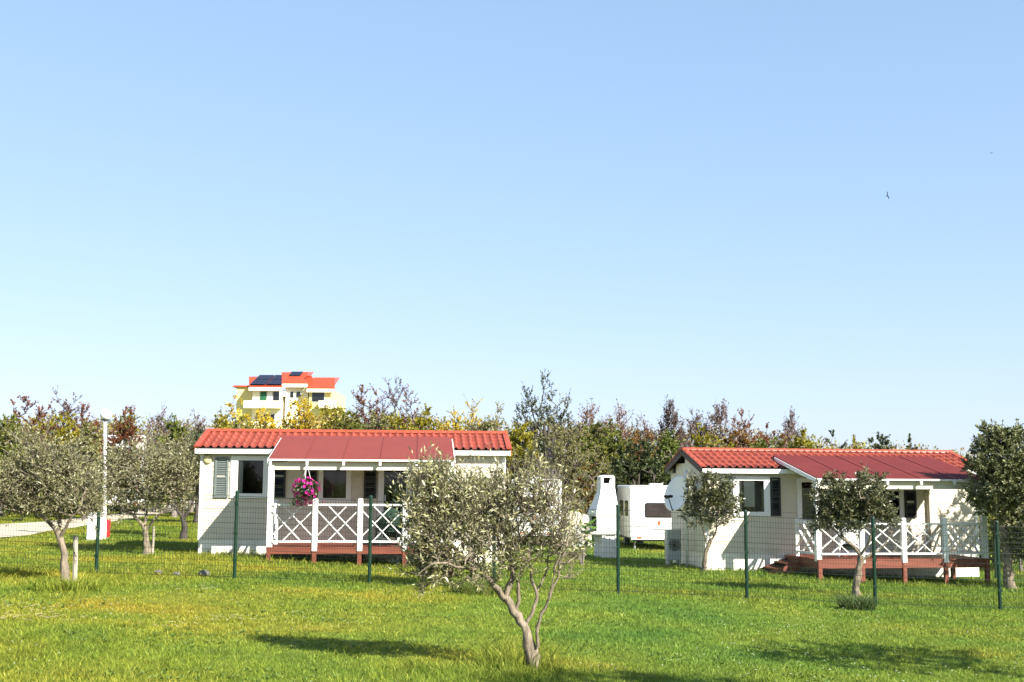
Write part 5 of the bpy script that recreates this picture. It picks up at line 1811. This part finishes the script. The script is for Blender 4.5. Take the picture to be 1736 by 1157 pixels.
hedgerow()

# ------------------------------------------------------------------ plants and stones on the lawn
def tuft(name, label, u, v, rad, h, n, m, seed, cat="grass tuft", lean=0.5, w=0.012):
    b = ghit(u, v)
    rng = np.random.default_rng(seed)
    a = rng.random(n) * 6.283; r_ = rad * np.sqrt(rng.random(n))
    X = r_ * np.cos(a); Y = r_ * np.sin(a)
    Z = gz(X + b.x, Y + b.y) - b.z - 0.01
    p0 = np.stack([X, Y, Z], 1)
    d = np.stack([np.cos(a) * lean * rng.random(n) + rng.normal(size=n) * 0.2, np.sin(a) * lean * rng.random(n) + rng.normal(size=n) * 0.2, np.ones(n)], 1)
    V, Q = blades(p0, norm(d), h * (0.45 + 0.65 * rng.random(n)), w, rng, 0.5)
    o = np_mesh(name, V, Q, m)
    o.location = b
    tag(o, label, cat, "tufts of tall grass")
    return o


def blades(p, d, h, w, rng, bend=0.35):
    n = len(p)
    h = np.broadcast_to(np.asarray(h, float), (n,))[:, None]; w = np.broadcast_to(np.asarray(w, float), (n,))[:, None]
    a = rng.random(n) * 6.283
    s = np.stack([np.cos(a), np.sin(a), np.zeros(n)], 1)
    hz = d.copy(); hz[:, 2] = 0
    q = p + d * h * 0.55
    t = p + d * h + (norm(hz + 1e-6) * bend - np.array([0, 0, bend * 0.4])) * h * 0.5
    V = np.stack([p - s * w / 2, p + s * w / 2, q + s * w * 0.42, q - s * w * 0.42, t + s * w * 0.08, t - s * w * 0.08], 1).reshape(-1, 3)
    base = np.arange(n)[:, None, None] * 6
    Q = (base + np.array([[0, 1, 2, 3], [3, 2, 4, 5]])[None]).reshape(-1, 4)
    return V, Q


tuft("grass_tuft", "dark bushy grass tuft at the foot of the forked olive by the right porch", 1453, 1034, 0.30, 0.33, 650, M['tuft_dark'], 1)
tuft("grass_tuft", "long grass around the trunk of the nearest olive tree", 880, 1131, 0.40, 0.34, 420, M['grass'], 2, w=0.007)
tuft("grass_tuft", "greyish tall grass at the foot of the half hidden olive", 806, 1008, 0.40, 0.40, 500, M['tuft'], 3)
tuft("grass_tuft", "green tall grass around the trunk of the staked olive at far left", 116, 1000, 0.60, 0.26, 700, M['grass'], 4)


def broadleaf_plant():
    b = ghit(986, 960)
    o = thing("broadleaf_plant", b, "young plant with big drooping green leaves left of the barbecue", "plant")
    rng = np.random.default_rng(9)
    st_ = MB(); ps = []; ds = []
    for k in range(5):
        a = k * 1.26 + 0.3
        tip = (0.22 * math.cos(a), 0.2 * math.sin(a), 0.95 + 0.2 * rng.random())
        st_.tube([(0.02 * math.cos(a), 0.02 * math.sin(a), -0.02), (0.12 * math.cos(a), 0.1 * math.sin(a), 0.5), tip], [0.016, 0.012, 0.006], 6)
        for j in range(9):
            t = 0.35 + 0.65 * j / 8
            p = (0.24 * math.cos(a) * t, 0.2 * math.sin(a) * t, tip[2] * t)
            ps.append(p); b_ = a + rng.normal() * 1.3
            ds.append((math.cos(b_), math.sin(b_), 0.25 + rng.normal() * 0.4))
    st_.build("stem", M['bark_grey'], o)
    V, Q = leaf_quads(np.array(ps), np.array(ds), 0.34, 0.11, rng, 0.6, 0.25)
    np_mesh("leaves", V, Q, M['broadleaf'], o)


broadleaf_plant()


def stone(u, v, r, label, seed):
    b = ghit(u, v)
    rng = np.random.default_rng(seed)
    prof = []
    m = MB(); k = 9; rows = 6
    vs = []; fs = []
    for i in range(rows):
        ph = math.pi * (0.04 + 0.92 * i / (rows - 1))
        for j in range(k):
            a = 2 * math.pi * j / k
            q = r * (1 + rng.normal() * 0.13)
            vs.append((q * 1.25 * math.sin(ph) * math.cos(a), q * math.sin(ph) * math.sin(a), -q * 0.7 * math.cos(ph) + r * 0.45))
    for i in range(rows - 1):
        for j in range(k):
            fs.append((i * k + j, i * k + (j + 1) % k, (i + 1) * k + (j + 1) % k, (i + 1) * k + j))
    fs += [tuple(range(k))[::-1], tuple(range((rows - 1) * k, rows * k))]
    o = m.add(vs, fs).build("stone", M['stone'], None, loc=b)
    tag(o, label, "stone", "stones in the grass along the fence")


stone(268, 974, 0.075, "leftmost of three dark stones in the grass along the fence", 1)
stone(301, 977, 0.065, "middle of three dark stones in the grass along the fence", 2)
stone(346, 977, 0.095, "rightmost of three dark stones, nearest the second fence post", 3)


# ------------------------------------------------------------------ birds
def bird(u, v, Y, span, roll, label):
    p = P(u, v, Y)
    o = thing("bird", p, label, "bird", "birds in the sky")
    o.rotation_euler = (0, roll, 0)
    L = span * 0.42
    MB().tube([(0, -L * 0.5, 0), (0, -L * 0.4, 0), (0, -L * 0.1, 0), (0, L * 0.3, 0), (0, L * 0.62, 0)], [0.004 * span, 0.035 * span, 0.07 * span, 0.05 * span, 0.03 * span], 8).build("body", M['bird'], o, smooth=True)
    for s in (-1, 1):
        w = MB()
        w.add([(s * 0.04 * span, -L * 0.25, 0.02 * span), (s * 0.26 * span, -L * 0.38, 0.10 * span), (s * 0.5 * span, 0.0, 0.06 * span), (s * 0.25 * span, L * 0.12, 0.08 * span), (s * 0.04 * span, L * 0.2, 0.02 * span),
               (s * 0.04 * span, -L * 0.25, 0.035 * span), (s * 0.26 * span, -L * 0.38, 0.115 * span), (s * 0.5 * span, 0.0, 0.067 * span), (s * 0.25 * span, L * 0.12, 0.092 * span), (s * 0.04 * span, L * 0.2, 0.033 * span)],
              [(0, 1, 2, 3, 4), (9, 8, 7, 6, 5), (0, 5, 6, 1), (1, 6, 7, 2), (2, 7, 8, 3), (3, 8, 9, 4), (4, 9, 5, 0)])
        w.build("wing", M['bird'], o)


bird(1504, 332, 80, 0.62, R(76), "larger dark bird banking steeply in the upper right sky")
bird(1681, 260, 120, 0.42, R(5), "tiny bird near the right edge of the sky")
bird(359, 582, 120, 0.22, R(60), "tiny dark bird above the trees on the left, left of the house")

# ------------------------------------------------------------------ grass
def noise2(X, Y, s, seed):
    r = np.random.default_rng(seed)
    out = np.zeros(len(X))
    for k in range(6):
        a = r.random() * 6.283; f_ = s * (0.6 + 1.4 * r.random())
        out += np.sin((X * math.cos(a) + Y * math.sin(a)) * f_ + r.random() * 6.283)
    return out / 6 * 1.6


def home_mask(X, Y, H):
    dx = X - H.o.x; dy = Y - H.o.y
    lx = dx * H.c + dy * H.s; ly = -dx * H.s + dy * H.c
    return (lx > 0.02) & (lx < H.L - 0.02) & (ly > 0.0) & (ly < 3.0)


def grass():
    rng = RNG
    Xs = []; Ys = []
    yb = np.concatenate([np.arange(9.6, 25, 0.4), np.arange(25, 75, 1.0)])
    for y0 in yb:
        dy = 0.4 if y0 < 25 else 1.0
        half = 0.5 * y0 * 1.0 + 0.6
        rho = 2050 * (11 / max(y0, 11)) ** (1.65 if y0 < 25 else 1.75)
        n = int(rho * 2 * half * dy)
        Xs.append(rng.uniform(-half, half, n)); Ys.append(rng.uniform(y0, y0 + dy, n))
    X = np.concatenate(Xs); Y = np.concatenate(Ys)
    m = ~(home_mask(X, Y, H1) | home_mask(X, Y, H2) | in_poly(X, Y, ROADPOLY))
    # thin growth along the middle of the road
    X, Y = X[m], Y[m]
    n = len(X)
    t1 = noise2(X, Y, 1.1, 3); t2 = noise2(X, Y, 4.5, 4)
    hgt = 0.042 + 0.014 * t1 + 0.014 * t2
    hgt += 0.05 * np.exp(-((Y - 22.5) / 0.7) ** 2) * (0.6 + 0.4 * t2)
    hgt += 0.09 * np.exp(-(((X + 8.2) / 2.2) ** 2 + ((Y - 21.3) / 1.1) ** 2)) * (0.7 + 0.5 * t2)
    hgt += 0.05 * np.exp(-(((X + 5.8) / 1.6) ** 2 + ((Y - 20.2) / 0.9) ** 2)) * (0.7 + 0.5 * t2)
    hgt += 0.07 * np.exp(-(((X + 0.3) / 0.9) ** 2 + ((Y - 11.6) / 0.5) ** 2))
    hgt += np.where(Y > 23, 0.03 + 0.03 * np.clip(t1, 0, 1), 0)
    for H in (H1, H2):
        dx = X - H.o.x; dyy = Y - H.o.y
        lx = dx * H.c + dyy * H.s; ly = -dx * H.s + dyy * H.c
        hgt += 0.09 * ((lx > -0.4) & (lx < H.L + 0.4) & (ly < 0) & (ly > -2.9)) * rng.random(n)
    hgt = np.clip(hgt, 0.018, 0.4) * (0.6 + 0.7 * rng.random(n))
    tall = rng.random(n) < 0.012
    hgt = np.where(tall, hgt * 2.2, hgt)
    wid = 0.0055 * (np.maximum(Y, 11) / 11) ** 0.85 * (0.7 + 0.6 * rng.random(n))
    d = np.stack([rng.normal(size=n) * 0.38, rng.normal(size=n) * 0.38, np.ones(n)], 1)
    p = np.stack([X, Y, gz(X, Y) - 0.004], 1)
    V, Q = blades(p, norm(d), hgt, wid, rng, 0.5)
    o = np_mesh("grass", V, Q, M['grass'])
    o["kind"] = "stuff"; o["label"] = "short mown green grass with yellowish patches covering the lawn"
    print("grass blades", n, "leaves", NLEAF)
    # clover and daisies
    k = 900
    Yd = 10.5 + 13 * rng.random(k) ** 1.2; Xd = rng.uniform(-0.5, 0.5, k) * Yd
    keep = (noise2(Xd, Yd, 0.9, 21) > 0.15)
    Xd, Yd = Xd[keep], Yd[keep]; k = len(Xd)
    c = np.stack([Xd, Yd, gz(Xd, Yd) + 0.045 + 0.03 * rng.random(k)], 1)
    Vs = []
    for j in range(5):
        t = j * 6.283 / 5 + rng.random(k)
        e = np.stack([np.cos(t), np.sin(t), 0.25 * np.ones(k)], 1); f_ = np.stack([-np.sin(t), np.cos(t), np.zeros(k)], 1)
        L = 0.011 * (Yd / 11)[:, None] ** 0.5
        Vs.append(np.stack([c, c + e * L * 0.6 + f_ * L * 0.4, c + e * L, c + e * L * 0.6 - f_ * L * 0.4], 1))
    V = np.stack(Vs, 1).reshape(-1, 3)
    o = np_mesh("wildflowers", V, np.arange(len(V)).reshape(-1, 4), M['daisy'])
    o["kind"] = "stuff"; o["label"] = "tiny white daisies scattered in the lawn"
    # broad-leaved weeds in the turf
    k = 2600
    Yd = 10.3 + 13 * rng.random(k) ** 1.1; Xd = rng.uniform(-0.5, 0.5, k) * Yd
    keep = noise2(Xd, Yd, 1.3, 33) > 0.05
    Xd, Yd = Xd[keep], Yd[keep]; k = len(Xd)
    q = 7
    c = np.repeat(np.stack([Xd, Yd, gz(Xd, Yd) + 0.012], 1), q, 0)
    an = rng.random(k * q) * 6.283
    dd = np.stack([np.cos(an), np.sin(an), 0.45 + 0.5 * rng.random(k * q)], 1)
    V, Q = leaf_quads(c, dd, 0.025 + 0.035 * rng.random(k * q), 0.012 + 0.010 * rng.random(k * q), rng, 0.8, 0.2)
    o = np_mesh("weeds", V, Q, M['weed'])
    o["kind"] = "stuff"; o["label"] = "low broad leaved weeds growing between the grass"
    # cut straw lying on the left
    spots = [(15, 1050, 0.35, 60), (30, 1036, 0.4, 25), (285, 1062, 0.25, 10), (395, 1054, 0.35, 16), (258, 994, 0.2, 12), (347, 1000, 0.12, 8)]
    P0 = []; P1 = []
    for u, v, r_, n2 in spots:
        b = ghit(u, v)
        for _ in range(n2):
            x = b.x + rng.normal() * r_; y = b.y + rng.normal() * r_ * 0.7; a = rng.normal() * 1.0
            l = 0.05 + 0.08 * rng.random(); z = gzf(x, y) + 0.03 + 0.03 * rng.random()
            P0.append((x, y, z)); P1.append((x + math.cos(a) * l, y + math.sin(a) * l, z + rng.normal() * 0.015))
    V, Q = frustums(np.array(P0), np.array(P1), 0.003, 0.002, 3)
    o = np_mesh("straw", V, Q, M['straw'])
    o["kind"] = "stuff"; o["label"] = "dry pale straw lying in thin wisps on the lawn"


grass()

# ------------------------------------------------------------------ light
SUN = Vector((1.75, -1.62, 1.68)).normalized()
elev = math.asin(SUN.z); az = math.atan2(SUN.x, SUN.y)
sl_ = bpy.data.lights.new("sun", 'SUN')
sl_.energy = 5.0; sl_.angle = R(0.5); sl_.color = (1.0, 0.95, 0.86)
so = bpy.data.objects.new("sun", sl_)
COL.objects.link(so)
so.rotation_euler = SUN.to_track_quat('Z', 'Y').to_euler()
so.location = (10, -10, 20)

SKYT = (1.50, 1.95, 2.34)
w = bpy.data.worlds.new("World")
scene.world = w
w.use_nodes = True
nt = w.node_tree
nt.nodes.clear()
sky = nt.nodes.new("ShaderNodeTexSky")
sky.sky_type = 'NISHITA'
sky.sun_disc = False
sky.sun_elevation = elev
sky.sun_rotation = az
sky.altitude = 0
sky.air_density = 1.0
sky.dust_density = 0.6
sky.ozone_density = 1.6
bg = nt.nodes.new("ShaderNodeBackground")
bg.inputs["Strength"].default_value = 0.084
wo = nt.nodes.new("ShaderNodeOutputWorld")
sp_ = nt.nodes.new("ShaderNodeSeparateColor")   # softer range between zenith and horizon, as a hazy seaside sky has
nt.links.new(sky.outputs[0], sp_.inputs[0])
gm = nt.nodes.new("ShaderNodeCombineColor")
for ci, ex in enumerate((0.52, 0.43, 0.45)):
    pw = nt.nodes.new("ShaderNodeMath"); pw.operation = 'POWER'
    nt.links.new(sp_.outputs[ci], pw.inputs[0]); pw.inputs[1].default_value = ex
    nt.links.new(pw.outputs[0], gm.inputs[ci])
tn = nt.nodes.new("ShaderNodeMix"); tn.data_type = 'RGBA'; tn.blend_type = 'MULTIPLY'; tn.inputs["Factor"].default_value = 1
nt.links.new(gm.outputs[0], tn.inputs["A"])
tn.inputs["B"].default_value = (SKYT[0], SKYT[1], SKYT[2], 1)
nt.links.new(tn.outputs["Result"], bg.inputs["Color"])
nt.links.new(bg.outputs[0], wo.inputs["Surface"])

vs_ = scene.view_settings
vs_.view_transform = 'Standard'
vs_.look = 'None'
vs_.exposure = 1.42
vs_.gamma = 1.0
scene.render.film_transparent = False
scene.cycles.max_bounces = 6
scene.cycles.transparent_max_bounces = 12
scene.cycles.use_denoising = True
